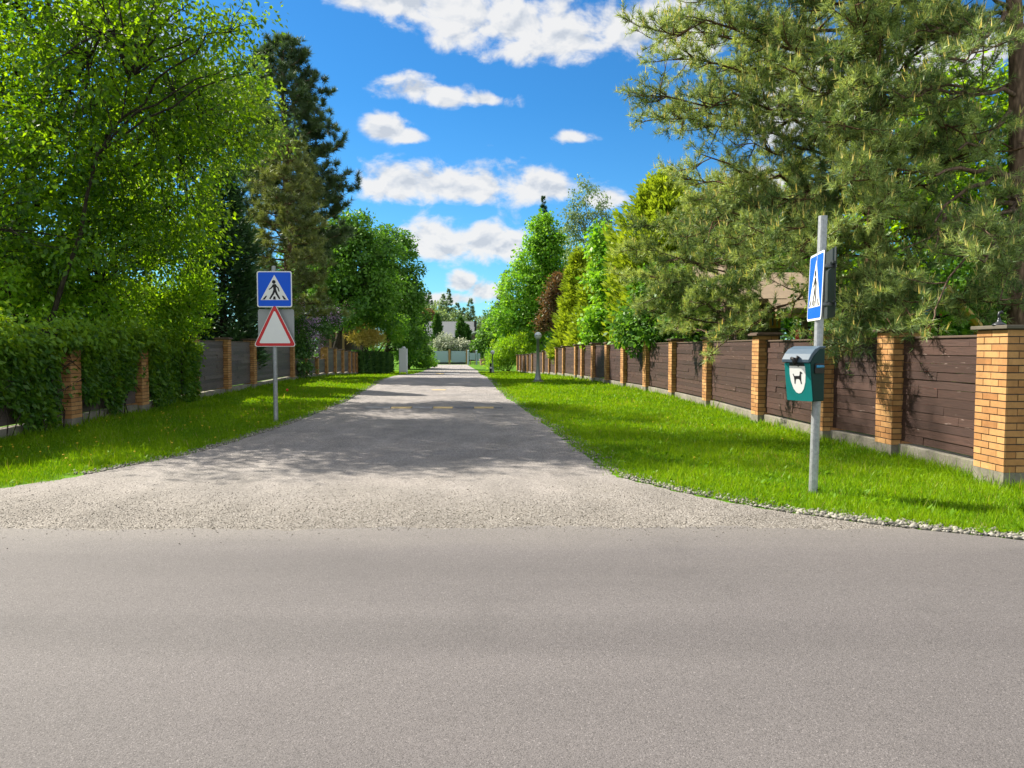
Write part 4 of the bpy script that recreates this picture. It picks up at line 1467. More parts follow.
# swing frame behind the fence
YS = 13.0
ap = P(945, 288, YS)
t = thing('swing_frame', (ap[0], YS, 0), 'children\'s swing frame with one blue and one yellow leg behind the fence', 'swing')
MB().tube([ap, P(912, 330, YS - 0.1), P(887, 362, YS - 0.1) * [1, 1, 0]], 0.05, 8).build('leg', M['play_blue'], t, ap)['label'] = 'blue leg'
MB().tube([ap, P(977, 325, YS), P(1010, 357, YS) * [1, 1, 0]], 0.085, 8).build('leg', M['play_yellow'], t, ap)['label'] = 'yellow leg'
MB().tube([ap, ap + [1.6, 2.2, 0.0]], 0.055, 8).build('crossbar', M['play_yellow'], t, ap)
for px, Y, h, lab in ((938, 14.0, 2.35, 'red play post showing above the fence beside the swing frame'), (797, 19, 2.0, 'red post behind the fence just above the waste bin lid'),
                      (927, 12.6, 1.95, 'short red post behind the fence between two brick pillars')):
    gg = GX(px, Y)
    tag(MB().tube([gg - [0, 0, 0.05], gg + [0, 0, h * 0.98]], 0.05, 8).lathe(gg + [0, 0, h * 0.98], [(0.055, 0), (0.055, 0.03), (0.02, 0.06)], 8).build('play_post', M['play_red'], None, gg), lab, 'post', 'red posts')

# house glimpsed through the left trees
YK = 64
g = GX(336, YK) - [1.5, 0, 0]
t = thing('garden_house', g, 'pinkish roofed house glimpsed between the lilac and the trees on the left', 'house')
xa, xb = P(318, 320, YK)[0], P(352, 320, YK)[0]
zt = P(330, 318, YK)[2]
MB().box((xa, YK, g[2]), (xb, YK + 5, zt)).build('wall', M['wall_brown'], t, g)
MB().plate([(-0.4, zt - 0.1), ((xb - xa) / 2, P(336, 297, YK)[2]), (xb - xa + 0.4, zt - 0.1), (xb - xa + 0.4, zt + 0.1), ((xb - xa) / 2, P(336, 297, YK)[2] + 0.25), (-0.4, zt + 0.1)][::-1],
           (xa, YK - 0.4, 0), (1, 0, 0), UZ, (0, 1, 0), 0, 6).build('roof', M['roof_pink'], t, g)
for px in (330, 336, 343):
    q = P(px, 330, YK - 0.5)
    MB().box((q[0] - 0.09, YK - 0.45, g[2]), (q[0] + 0.09, YK - 0.3, zt - 0.1)).build('veranda_post', M['wood_post'], t, (q[0], YK, g[2]))

# ------------------------------------------------------------------ trees, left side
def B(px, py, Y, rx, rz, ry=None, dx=0.0):
    p = P(px, py, Y)
    return (p[0] + dx, Y, p[2], rx, ry if ry is not None else rx, rz)


LG, RG = 'trees behind the left fence', 'trees behind the right fence'
# big lime-green tree that fills the upper left corner
broadleaf('maple_tree', 'large lime green leafy tree filling the upper left corner above the creeper', (-12.6, 17.5, 0),
          [B(40, 70, 17, 3.6, 3.4), B(110, 150, 17.5, 2.9, 2.9), B(10, 210, 16, 3.2, 2.3), B(90, 245, 18.5, 2.9, 1.7), B(-30, 80, 19, 2.4, 2.6), B(70, -20, 17.5, 2.6, 1.8), B(170, 90, 18.5, 1.9, 2.3), B(165, 205, 19.5, 1.7, 1.9), B(60, 180, 14.8, 1.6, 1.6), B(100, 60, 14.6, 1.6, 1.4), (-11.4, 20.3, 15.9, 3.0, 2.6, 2.0), (-12.6, 21.5, 13.0, 2.2, 2.2, 1.4), (-14, 25.5, 16.3, 2.3, 2.0, 1.5)],
          1230, 60, 0.132, 0.074, M['lf_maple'], trunk_r=0.24, rc=(0.35, 0.75), shell=0.3, amp=0.22, seed=2, limbs=34, drop=-0.45, twig_r=0.016, group=LG)
# slender overhanging boughs at the top, from the same garden
broadleaf('maple_tree', 'sparse tree whose thin leafy boughs reach into the sky left of the clouds', (-10.6, 15.5, 0),
          [B(205, 22, 14.5, 1.25, 0.75), B(240, 12, 14.2, 0.65, 0.45), B(150, 0, 15, 1.5, 1.3), B(225, 50, 15, 0.7, 0.4)], 66, 30, 0.12, 0.065, M['lf_maple'], trunk_r=0.075, rc=(0.25, 0.5), shell=0.1, seed=4, limbs=14, group=LG)
broadleaf('maple_tree', 'soft green tree with pale outer leaves in front of the tall dark pine', (-11.2, 24, 0),
          [B(205, 120, 24, 1.9, 1.8), B(240, 135, 24.5, 1.3, 1.4), B(180, 185, 23, 1.4, 1.8), B(172, 240, 23.5, 1.0, 1.1), B(250, 92, 25, 0.9, 0.9), B(222, 85, 24.5, 1.0, 1.0)], 270, 46, 0.16, 0.085, M['lf_birch'], trunk_r=0.18, rc=(0.35, 0.7), shell=0.3, seed=6, limbs=24, group=LG)
broadleaf('shrub', 'bright yellow green bush rising above the creeper next to the dark spruce', GX(172, 20.6) + [-0.3, 0, 0],
          [B(182, 302, 20.2, 0.75, 0.75), B(196, 287, 20.3, 0.42, 0.55), B(160, 308, 20.0, 0.75, 0.6), B(172, 325, 20.2, 0.9, 0.5)], 170, 46, 0.11, 0.05, M['lf_shrub'], trunk_r=0.05, rc=(0.2, 0.4), shell=0.25, seed=8, limbs=14, stems=5, drop=0.35, cat='bush')
broadleaf('shrub', 'yellow green bush crowding over the left end of the creeper', (-11.0, 16.4, 0),
          [B(20, 285, 16, 1.3, 0.9), B(90, 300, 17.5, 1.4, 0.7), B(130, 305, 19, 1.0, 0.7), B(-30, 290, 15, 1.2, 0.9), B(60, 270, 16.5, 1.0, 0.7)], 240, 46, 0.12, 0.065, M['lf_shrub'], trunk_r=0.06, rc=(0.25, 0.5), shell=0.2, seed=9, limbs=20, stems=5, cat='bush')
conifer('spruce_tree', 'dense dark green spruce behind the fence between the bright bush and the road sign', GX(232, 29.0) + [-0.3, 0, 0], 8.9,
        lambda t: 2.15 * (1 - t) ** 0.62 * min(1, 0.55 + 2 * t), 620, 54, 0.24, 0.075, M['nd_spruce'], droop=0.1, lift=0.25, z0=0.04, seed=3, group=LG, flat=0.5)
conifer('spruce_tree', 'second dark spruce filling in behind the lime green tree on the left', (-15.5, 29, 0), 11.5,
        lambda t: 3.0 * (1 - t) ** 0.7, 330, 52, 0.36, 0.12, M['nd_spruce'], droop=-0.05, lift=0.15, z0=0.05, seed=13, group=LG, flat=0.5)
conifer('spruce_tree', 'dark spruce at the far left behind the yellow green bush', (-16.5, 22, 0), 9.5,
        lambda t: 3.2 * (1 - t) ** 0.6, 330, 52, 0.34, 0.12, M['nd_spruce'], droop=-0.05, lift=0.15, z0=0.05, seed=14, group=LG, flat=0.5)
# the tall dark pine
b = GX(296, 42) + [-0.4, 0, 0]
Hp = P(292, 42, 42)[2]
prof = lambda h: 6.1 * (1 - h) ** 0.64 * min(1, 0.5 + h) + 0.2
pine('pine_tree', 'tall dark pine with upturned tips standing highest on the left of the road', b, curve(b, b + [-0.1, 0, Hp], 0, 9, 0.004), 0.26,
     auto_branches(b, Hp, prof, 115, 0.32, 0.35, -0.08), 'nd_pine_dark', 26, 0.32, 0.032, sub=9, subL=0.75, shoots=6, tuft=0.30, up=0.5, group=LG)
b = GX(289, 36.5) + [0.0, 0, 0]
Hp = P(292, 140, 36.5)[2]
pine('pine_tree', 'olive brown pine in front of the tall dark one behind the pedestrian sign', b, curve(b, b + [0.1, 0, Hp], 0, 9, 0.006), 0.2,
     auto_branches(b, Hp, lambda h: 2.9 * (1 - h) ** 0.55 + 0.25, 84, 0.27, 0.12, -0.05), 'nd_pine_olive', 26, 0.22, 0.022, sub=9, subL=0.7, shoots=6, tuft=0.26, up=0.3, group=LG, bark='pine_upper')
# lilac over the fence
lb = GX(304, 40.0) + [-0.2, 0, 0]
t = broadleaf('lilac_bush', 'lilac bush with purple blossom hanging over the low part of the left fence', lb,
              [B(308, 330, 39.5, 1.2, 1.2), B(325, 318, 41.5, 1.3, 0.9), B(296, 345, 38, 0.9, 1.6), B(300, 370, 37, 0.6, 0.6)], 190, 46, 0.17, 0.10, M['lf_lilac'], trunk_r=0.07, rc=(0.25, 0.5), shell=0.2, seed=21, limbs=14, stems=4, cat='bush')
cen = np.array([P(px, py, Y)[:] for px, py, Y in [(300, 312, 38.4), (305, 318, 38.3), (312, 312, 38.2), (309, 325, 38.2), (316, 320, 38.4), (297, 325, 38.3), (299, 335, 38.2), (315, 335, 38.6), (320, 338, 39.5), (310, 340, 38.4),
                                                   (322, 314, 40.3), (330, 318, 40.5), (335, 313, 41), (325, 306, 41), (317, 348, 39), (312, 352, 38.6), (303, 306, 38.6), (338, 320, 41)]])
k = np.repeat(np.arange(len(cen)), 110)
p = cen[k] + rng.normal(size=(len(k), 3)) * [0.13, 0.13, 0.17]
cloud_mesh('blossom', quads(p, rdir(len(k)), rdir(len(k)), 0.075, 0.06), rng.uniform(0, 0.9, len(k)), M['fl_lilac'], t, lb)
# deciduous trees further down the left side
broadleaf('linden_tree', 'dense deep green tree nearest to the hedge on the left', GX(352, 60) + [-1.5, 0, 0],
          [B(365, 262, 60, 2.6, 3.2), B(358, 235, 60, 1.6, 2.0), B(345, 300, 60, 2.7, 2.2), B(375, 300, 61, 2.6, 2.6), B(350, 255, 61, 2.0, 3.0), B(330, 270, 60, 2.4, 2.6), B(346, 232, 61, 1.7, 1.9), B(335, 245, 61, 1.6, 2.0)], 480, 46, 0.30, 0.19, M['lf_deep'], trunk_r=0.28, rc=(0.5, 0.95), shell=0.35, seed=23, group=LG)
broadleaf('linden_tree', 'broad deep green tree at the left road edge behind the white cabinet', GX(394, 76) + [-0.6, 0, 0],
          [B(392, 262, 76, 2.7, 3.2), B(386, 240, 76, 1.7, 1.7), B(400, 300, 76, 2.7, 3.2), B(403, 335, 77, 2.3, 2.4), B(384, 300, 75, 2.6, 3.2), B(378, 270, 76, 2.0, 3.0)], 460, 46, 0.34, 0.21, M['lf_deep'], trunk_r=0.3, rc=(0.5, 1.0), shell=0.35, seed=25, group=LG)
broadleaf('linden_tree', 'dark tree with low boughs at the far left bend of the road', GX(408, 88),
          [B(410, 318, 88, 2.0, 3.0), B(416, 345, 87, 1.6, 2.2), B(404, 345, 86, 2.2, 2.5), B(408, 290, 88, 1.3, 1.5)], 260, 42, 0.34, 0.21, M['lf_deep'], trunk_r=0.22, rc=(0.45, 0.9), shell=0.3, seed=27, group=LG)
broadleaf('shrub', 'fresh green bush above the clipped hedge, catching the sun', GX(372, 63.5) + [-1.0, 0, 0],
          [B(368, 320, 63, 1.4, 0.9), B(385, 325, 64, 1.7, 1.0), B(395, 332, 65, 1.0, 0.9)], 120, 42, 0.22, 0.14, M['lf_mid'], trunk_r=0.1, rc=(0.35, 0.6), seed=29, stems=3, cat='bush')
broadleaf('shrub', 'golden feathery shrub leaning over the clipped hedge', GX(366, 61.5) + [-0.4, 0, 0],
          [B(362, 338, 61, 0.9, 0.5), B(372, 340, 62, 0.9, 0.5), B(368, 335, 61.5, 0.9, 0.45)], 70, 55, 0.42, 0.05, M['lf_gold'], trunk_r=0.05, rc=(0.3, 0.5), seed=31, stems=4, drop=0.35, cat='bush')
broadleaf('shrub', 'low mixed bush at the left bend of the road before the gate', GX(428, 90),
          [B(427, 357, 90, 1.0, 1.3), B(421, 362, 88, 1.2, 1.0), B(431, 364, 92, 0.7, 0.6)], 80, 36, 0.25, 0.15, M['lf_mid'], trunk_r=0.06, rc=(0.3, 0.6), seed=33, stems=4, cat='bush')
broadleaf('linden_tree', 'green tree filling the gap behind the olive pine and the lilac', GX(312, 68) + [-1, 0, 0],
          [B(300, 285, 68, 3.6, 3.0), B(325, 290, 68, 3.2, 2.8), B(312, 250, 69, 2.8, 2.6), B(270, 290, 68, 3.4, 2.8)], 330, 42, 0.34, 0.21, M['lf_deep'], trunk_r=0.26, rc=(0.55, 1.0), shell=0.3, seed=34, group=LG)
# clipped thuja hedge
h0, h1 = np.array([LPTS[-1][0] - 0.05, 60.6]), np.array([P(388, 360, 67.5)[0], 67.5])
n = 9000
s = rng.uniform(0, 1, n)
face = rng.uniform(0, 1, n)
d = unit(h1 - h0)
nn = np.array([d[1], -d[0]])
p = np.zeros((n, 3))
dep = np.where(face < 0.75, 0.42, rng.uniform(-0.4, 0.42, n)) + rng.normal(size=n) * 0.06
p[:, :2] = h0 + (h1 - h0) * s[:, None] + nn * dep[:, None]
zz = gz(p[:, 1])
htop = 1.72 + 0.08 * np.sin(s * 19) + 0.05 * np.sin(s * 47)
p[:, 2] = zz + np.where(face < 0.75, rng.uniform(0.05, 1, n), rng.uniform(0.9, 1.06, n)) * htop
a = np.array([nn[0] * 0.5, nn[1] * 0.5, 0.8]) + rng.normal(size=(n, 3)) * 0.45
hb_ = (*h0, float(gz(h0[1])))
t = thing('hedge', hb_, 'clipped dark green hedge between the left fence and the white cabinet', 'hedge')
cloud_mesh('foliage', quads(p, a, rdir(n) + [nn[0], nn[1], 0], 0.22, 0.10), np.clip(0.45 + 0.3 * np.sin(s * 31) + rng.normal(size=n) * 0.2, 0, 0.9), M['nd_thuja_dark'], t, hb_)
mb = MB()
for k in range(12):
    q = h0 + (h1 - h0) * (k + 0.5) / 12
    z = float(gz(q[1]))
    mb.tube([(q[0], q[1], z - 0.05), (q[0], q[1], z + 1.4)], [0.05, 0.02], 5)
mb.build('stem', M['bark'], t, hb_)
q0_, q1_ = h0 - nn * 0.05, h1 - nn * 0.05
MB().obox([*(h0 + h1) / 2, float(gz(64)) + 0.74], [*d, 0], [*nn, 0], UZ, np.linalg.norm(h1 - h0) / 2 - 0.1, 0.26, 0.78).build('inner_twigs', M['nd_thuja_dark'], t, hb_)

# creeper over the near left fence
n = 34000
Yc = rng.uniform(6.5, 21.35, n)
zc = rng.uniform(0, 1, n) ** 0.8
wave = 1.90 + 0.10 * np.sin(Yc * 1.7) + 0.07 * np.sin(Yc * 4.3 + 1) + 0.05 * np.sin(Yc * 9.1)
low = 0.22 + 0.28 * np.sin(Yc * 0.83 + 0.4) + 0.30 * np.sin(Yc * 2.1 + 2) + 0.14 * np.sin(Yc * 5.3)
low = np.where(np.abs(Yc - 12.6) < 1.0, low + 0.55 * (1 - np.abs(Yc - 12.6)), low)
low = np.where(Yc > 20.0, -0.1, low)
for (x, y, w) in LPTS[:4]:
    near = (Yc > y - 0.62) & (Yc < y + 0.24)
    low = np.where(near & (rng.uniform(size=n) < 0.93), 1.66 + 0.08 * rng.normal(size=n), low)
z = low + (wave - low) * zc
keep = (z > 0.08) & (z < wave + 0.2)
bul = 0.05 + 0.10 * smooth((z - 0.9) / 1.0)
off = 0.0 + np.abs(rng.normal(size=n)) * bul
over = (z > 1.72)
off = np.where(Yc > 20.2, off + 0.12, off)
off = np.where(over & (rng.uniform(size=n) < 0.5), rng.uniform(-0.45, 0.18, n), off)
spray = np.where(over & (rng.uniform(size=n) < 0.35), np.abs(rng.normal(size=n)) * 0.16 * (0.5 + np.sin(Yc * 7) ** 2), 0)
p = np.stack([-7.48 - 0.088 * Yc + 0.12 + off, Yc, z + spray + np.where(over, rng.normal(size=n) * 0.07, 0)], 1)[keep]
m_ = len(p)
a = rng.normal(size=(m_, 3)) * 0.6 + np.array([0.45, -0.15, -0.6])
nr = np.array([0.6, -0.25, 0.5]) + rng.normal(size=(m_, 3)) * 0.75
sz = rng.uniform(0.6, 1.3, m_)
tn = np.clip(0.15 + 0.55 * smooth((p[:, 2] - 0.9) / 1.3) * rng.uniform(0.3, 1.2, m_) + 0.12 * np.sin(p[:, 1] * 6 + p[:, 2] * 5) + rng.normal(size=m_) * 0.15, 0, 0.9)  # tint rises with height: sunlit top put into the leaf colour
cb0 = (-8.6, 13.5, 0)
t = thing('creeper', cb0, 'leafy green creeper draped over the near part of the left fence', 'creeper')
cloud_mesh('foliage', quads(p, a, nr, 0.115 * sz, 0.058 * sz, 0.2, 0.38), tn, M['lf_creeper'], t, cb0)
mb = MB()
for k in range(46):
    y = rng.uniform(7, 20.6)
    x = -7.48 - 0.088 * y + 0.17
    pts = [(x + rng.normal() * 0.02, y + rng.normal() * 0.12 * j, 0.02 + 0.32 * j) for j in range(7)]
    mb.tube(pts, np.linspace(0.012, 0.005, 7), 4, cap=False)
for k in range(9):
    y = rng.uniform(8, 20)
    pts = [(-7.48 - 0.088 * (y + j * 0.3) + 0.2, y + j * 0.3, 1.85 + 0.06 * math.sin(j + k)) for j in range(7)]
    mb.tube(pts, 0.008, 4, cap=False)
mb.build('stem', M['bark'], t, cb0)

# ------------------------------------------------------------------ trees, right side
b = np.array([7.95, 11.6, 0.0])
tr_pts = np.array([b + [0, 0, -0.1], b + [0.0, 0, 1.5], b + [-0.04, 0, 3.0], b + [-0.08, 0.05, 4.5], b + [-0.12, 0.1, 6.0], b + [-0.3, 0.1, 8.0], b + [-0.3, 0.2, 10], b + [-0.2, 0.2, 12.5]])
br = []
def pbr(pts_px, Y0, Y1, sag):
    (xa, ya), (xb, yb) = pts_px
    br.append((P(xa, ya, Y0), P(xb, yb, Y1), sag))
pbr(((1014, 95), (905, 98)), 11.6, 10.8, 0.05)
pbr(((1012, 40), (920, 30)), 11.6, 10.8, 0.1)
pbr(((1016, 210), (1000, 300)), 11.6, 9.9, 0.3)
pbr(((1016, 205), (935, 310)), 11.6, 9.9, 0.5)
pbr(((1016, 200), (985, 262)), 11.6, 9.6, 0.3)
pbr(((1010, 10), (940, -30)), 11.6, 10.4, 0.1)
pbr(((1010, 20), (965, 62)), 11.6, 9.6, 0.1)
for (s, e, sg) in auto_branches(b + [0, 0, 0], 12.5, lambda h: 3.0 * (1 - h) ** 0.6 + 0.3, 30, 0.42, 0.15, -0.04):
    if e[1] - s[1] < -0.5 and abs(e[0] - s[0]) < 1.3:
        continue
    br.append((s, e, sg))
stub = [(curve(P(1010, 112, 11.4), P(958, 150, 10.9), -0.12, 6, 0.02), 0.045), (curve(P(1016, 180, 11.5), P(935, 176, 10.6), 0.12, 7, 0.02), 0.055),
        (curve(P(1016, 186, 11.5), P(935, 222, 10.7), 0.30, 7, 0.03), 0.05), (curve(P(945, 214, 10.8), P(935, 250, 10.6), 0.05, 5, 0.03), 0.035),
        (curve(P(1000, 225, 11.2), P(900, 252, 10.4), 0.12, 6, 0.04), 0.012), (curve(P(985, 222, 10.9), P(925, 246, 10.4), 0.08, 6, 0.05), 0.010)]
pine('pine_tree', 'pine at the right picture edge with thick bare trunk and crooked bare boughs', b, tr_pts, 0.20, br, 'nd_pine', 32, 0.11, 0.009, sub=14, subL=0.68, shoots=8, tuft=0.16, candle=0.35, stub=stub, group=RG, br=0.05)

b = np.array([6.75, 13.9, 0.0])
br = []
def prB(h):   # share of 12.5 m
    z = h * 12.5
    return float(np.interp(z, [1.3, 2.2, 3.2, 4.5, 6, 7.5, 9, 10.5, 12.5], [2.7, 3.2, 3.4, 3.5, 3.9, 4.1, 3.9, 2.6, 0.6]))
for i in range(155):
    h = (1.6 + 10.6 * ((i + rng.uniform()) / 155) ** 1.15) / 12.5
    a = i * 2.39996 + rng.normal() * 0.3
    r = prB(h) * rng.uniform(0.68, 1.08)
    zb_ = h * 12.5
    if zb_ < 3.7 and math.cos(a) < 0.1:
        continue
    if math.cos(a) > 0.3 and zb_ < 7 and rng.uniform() < 0.6:
        continue
    if math.cos(a) > 0.25:
        r *= 0.36
    s_ = b + np.array([0.15 * math.sin(h * 5), 0, h * 12.5])
    rise = np.interp(h * 12.5, [1.5, 3, 6, 12], [-0.12, 0.0, 0.12, 0.35])
    br.append((s_, s_ + np.array([math.cos(a) * r, math.sin(a) * r * 0.92, rise * r + rng.normal() * 0.15]), 0.03 * r))
for (px, py, Y, zs) in ((648, 28, 12.6, 6.6), (644, 95, 12.8, 5.4), (652, 120, 13.3, 5.0), (690, 168, 12.8, 3.9), (665, 60, 13.6, 6.2), (712, 352, 14.6, 3.0), (850, 362, 10.6, 2.6), (835, 330, 11.2, 2.5), (897, 335, 10.4, 2.7),
                        (700, -10, 13, 8), (770, 235, 11.4, 3.6), (765, 258, 12.5, 3.3), (745, 240, 12.8, 3.7), (792, 268, 12, 3.1), (720, 262, 13.4, 3.4), (780, 205, 12, 4.2), (705, 230, 13.5, 4.1), (880, 290, 10.9, 2.9), (912, 318, 10.2, 2.8), (800, 250, 11.2, 3.4), (868, 215, 10.8, 4.2), (850, 180, 10.8, 4.8), (885, 150, 11.2, 5.0), (862, 90, 11.0, 6.2), (880, 40, 11.2, 7.2), (845, 130, 11, 5.6), (830, 60, 11.4, 6.6), (895, 5, 11.4, 7.8)):
    br.append((b + [0, 0, zs], P(px, py, Y), 0.25))
pine('pine_tree', 'wide pine whose needle boughs hang over the fence above the waste bin', b, curve(b, b + [-0.1, 0.2, 12.5], 0, 10, 0.006), 0.19, br, 'nd_pine', 28, 0.115, 0.0105, sub=15, subL=0.72, shoots=8, tuft=0.16, candle=0.3, group=RG, bark='pine_upper', br=0.04)
b = np.array([5.95, 20.6, 0.0])
br = [(s, (e if e[0] < s[0] + 0.5 else s + (e - s) * 0.28), sg) for s, e, sg in auto_branches(b, 6.0, lambda h: 2.55 * (1 - h) ** 0.45 + 0.2, 60, 0.30, 0.12, 0.02)]
for (px, py, Y, zs) in ((632, 250, 20.5, 3.4), (640, 225, 20.5, 4.2), (650, 300, 20, 2.4), (700, 200, 20.5, 5), (625, 275, 21, 2.8)):
    br.append((b + [0, 0, zs], P(px, py, Y), 0.2))
pine('pine_tree', 'smaller bluish olive pine leaning over the middle of the right fence', b, curve(b, b + [0, 0, 6.0], 0, 8, 0.006), 0.12, br, 'nd_pine', 30, 0.14, 0.014, sub=14, subL=0.62, shoots=7, tuft=0.2, candle=0.2, group=RG, br=0.04)

broadleaf('maple_tree', 'sunlit yellow green leafy tree behind the pine trunk at the right edge', (11.6, 19.5, 0),
          [B(930, 170, 19.5, 2.2, 2.0), B(970, 220, 19, 2.2, 1.6), B(900, 240, 19.5, 2.0, 1.6), B(990, 130, 19.5, 1.6, 1.8), B(1010, 240, 19, 1.6, 2.0), B(860, 290, 19.5, 1.9, 0.9), B(920, 100, 21, 1.8, 1.5), B(950, 300, 19, 2.0, 1.0)],
          480, 46, 0.16, 0.10, M['lf_maple'], trunk_r=0.2, rc=(0.35, 0.7), shell=0.3, seed=41, limbs=24, group=RG)
broadleaf('shrub', 'fresh green bush just above the fence between the waste bin and the near pillars', (7.9, 13.2, 0),
          [B(866, 322, 13.2, 0.6, 0.4), B(888, 325, 13.0, 0.6, 0.5), B(912, 322, 13.3, 0.8, 0.5)], 75, 42, 0.12, 0.08, M['lf_mid'], trunk_r=0.05, rc=(0.2, 0.4), seed=43, stems=5, cat='bush')
broadleaf('shrub', 'dark green bush in the shade behind the fence beside the pine trunk', (9.6, 14.5, 0),
          [B(960, 310, 14.5, 1.3, 1.1), B(1010, 300, 14.5, 1.3, 1.2), B(985, 330, 14.2, 1.3, 0.9)], 130, 44, 0.14, 0.09, M['lf_deep'], trunk_r=0.05, rc=(0.25, 0.5), seed=44, stems=5, cat='bush')
conifer('thuja_tree', 'tall yellow green thuja with dense top in front of the pines on the right', GX(656, 33) + [0.2, 0, 0], P(652, 176, 33)[2],
        lambda t: 2.25 * min(1, 2.4 * (1 - t)) ** 0.75 + 0.05, 600, 46, 0.30, 0.12, M['nd_thuja'], droop=0.25, lift=0.35, z0=0.04, seed=51, group=RG, flat=0.6, rough=0.16)
conifer('thuja_tree', 'broad yellow green cone shaped thuja right of the copper tree', GX(603, 43) + [0.2, 0, 0], P(606, 226, 43)[2],
        lambda t: 2.3 * (1 - t) ** 0.7 + 0.05, 460, 46, 0.34, 0.13, M['nd_thuja'], droop=0.22, lift=0.3, z0=0.04, seed=52, group=RG, flat=0.6, rough=0.18)
conifer('thuja_tree', 'narrower yellow green thuja directly right of the copper tree, behind the globe lamp', GX(577, 48) + [0.1, 0, 0], P(582, 247, 48)[2],
        lambda t: 1.9 * (1 - t) ** 0.6 + 0.05, 360, 46, 0.34, 0.13, M['nd_thuja'], droop=0.22, lift=0.3, z0=0.04, seed=53, group=RG, flat=0.6, rough=0.18)
broadleaf('maple_tree', 'bright broad leaved young tree between the thujas above the right fence', GX(612, 36.5) + [0.2, 0, 0],
          [B(606, 265, 36.5, 1.0, 1.4), B(614, 310, 36, 1.2, 1.4), B(603, 240, 37, 0.6, 0.8), B(632, 305, 35, 1.1, 1.3), B(600, 330, 36.5, 0.9, 0.9)], 190, 40, 0.25, 0.17, M['lf_mid'], trunk_r=0.1, rc=(0.3, 0.6), seed=55, group=RG)
broadleaf('shrub', 'mid green bush behind the fence under the bluish olive pine', GX(668, 26) + [0.6, 0, 0],
          [B(655, 318, 26, 1.0, 1.0), B(680, 325, 25.5, 1.0, 0.9), B(640, 328, 27, 0.9, 0.8), B(705, 325, 24, 1.1, 0.9), B(665, 290, 26.5, 1.1, 0.9)], 170, 42, 0.2, 0.12, M['lf_deep'], trunk_r=0.06, rc=(0.3, 0.5), seed=57, stems=4, cat='bush')
conifer('spruce_tree', 'dark spruce standing behind the bluish olive pine on the right', GX(708, 30) + [1.0, 0, 0], 7.0,
        lambda t: 2.4 * (1 - t) ** 0.7, 260, 44, 0.3, 0.09, M['nd_spruce'], droop=-0.05, lift=0.15, z0=0.05, seed=58, group=RG, flat=0.5)
broadleaf('linden_tree', 'leafy green tree behind the timber house roof', (15.5, 36, 0),
          [B(770, 255, 36, 3.0, 2.6), B(830, 250, 36, 3.0, 2.8), B(890, 250, 36, 2.6, 2.6), B(725, 275, 36, 2.0, 1.8), B(785, 225, 36, 2.2, 2.2), B(800, 285, 35, 2.4, 1.8), B(760, 290, 36, 2.4, 1.8)], 460, 40, 0.24, 0.15, M['lf_mid'], trunk_r=0.22, rc=(0.5, 0.9), seed=59, group=RG)
broadleaf('copper_tree', 'reddish brown copper leaved tree between the green tree and the thujas', GX(551, 66) + [0.3, 0, 0],
          [B(556, 290, 66, 0.8, 1.4), B(550, 308, 66, 0.8, 1.5), B(546, 326, 65.5, 0.7, 1.1), B(560, 277, 66.5, 0.5, 0.7)], 90, 42, 0.26, 0.15, M['lf_copper'], trunk_r=0.14, rc=(0.35, 0.7), seed=61, group=RG)
broadleaf('linden_tree', 'tall fresh green tree with many rounded leaf clumps at the right of the sky gap', GX(537, 84) + [0.3, 0, 0],
          [B(545, 238, 84, 1.9, 2.2), B(536, 262, 84, 2.6, 2.6), B(556, 258, 84, 2.6, 3.0), B(528, 292, 83, 3.0, 2.8), B(550, 295, 84, 3.2, 3.0), B(515, 322, 82, 2.7, 2.4), B(532, 328, 82, 2.8, 2.2), B(541, 222, 84.5, 1.0, 1.2)],
          620, 46, 0.36, 0.24, M['lf_mid'], trunk_r=0.3, rc=(0.6, 1.05), shell=0.4, seed=63, group=RG)
conifer('spruce_tree', 'slim dark spruce tip rising behind the tall fresh green tree', GX(543, 98), P(543, 197, 98)[2] + 0.92,
        lambda t: 3.6 * (1 - t) ** 0.85, 330, 42, 0.55, 0.16, M['nd_spruce'], droop=-0.1, lift=0.2, z0=0.1, seed=65, group=RG, flat=0.4)
conifer('spruce_tree', 'small dark spruce at the right of the far house', GX(505, 118), P(505, 271, 118)[2] + 0.92,
        lambda t: 3.2 * (1 - t) ** 0.85, 260, 42, 0.6, 0.18, M['nd_spruce'], droop=-0.1, lift=0.2, z0=0.06, seed=66, group=RG, flat=0.4)
broadleaf('birch_tree', 'grey green birch with airy crown rising above the yellow green thujas', GX(588, 76),
          [B(588, 200, 76, 1.7, 2.0), B(577, 222, 76, 1.5, 2.4), B(600, 218, 76, 1.6, 2.2), B(588, 245, 76, 2.6, 2.6), B(586, 186, 76, 0.9, 1.0), B(608, 240, 76, 1.4, 2.0)], 200, 30, 0.26, 0.15, M['lf_pale'], bark='birch_bark', trunk_r=0.18, rc=(0.5, 0.9), shell=0.2, seed=67, group=RG, drop=-0.8)
broadleaf('shrub', 'bright yellow green feathery bush where the right fence ends', GX(507, 78.5),
          [B(503, 355, 78.5, 1.5, 1.5), B(515, 350, 78.8, 1.6, 1.7), B(495, 362, 78, 0.9, 0.9), B(524, 345, 80, 1.3, 1.4)], 210, 46, 0.32, 0.07, M['lf_shrub'], trunk_r=0.05, rc=(0.35, 0.6), seed=69, stems=6, drop=0.3, cat='bush')
broadleaf('shrub', 'dull green tall bush behind the feathery yellow green one', GX(522, 84),
          [B(522, 330, 84, 2.0, 2.0), B(534, 335, 83, 1.6, 1.8), B(510, 336, 85, 1.4, 1.5)], 120, 40, 0.3, 0.1, M['lf_pale'], trunk_r=0.07, rc=(0.4, 0.7), seed=70, stems=4, drop=0.2, cat='bush')
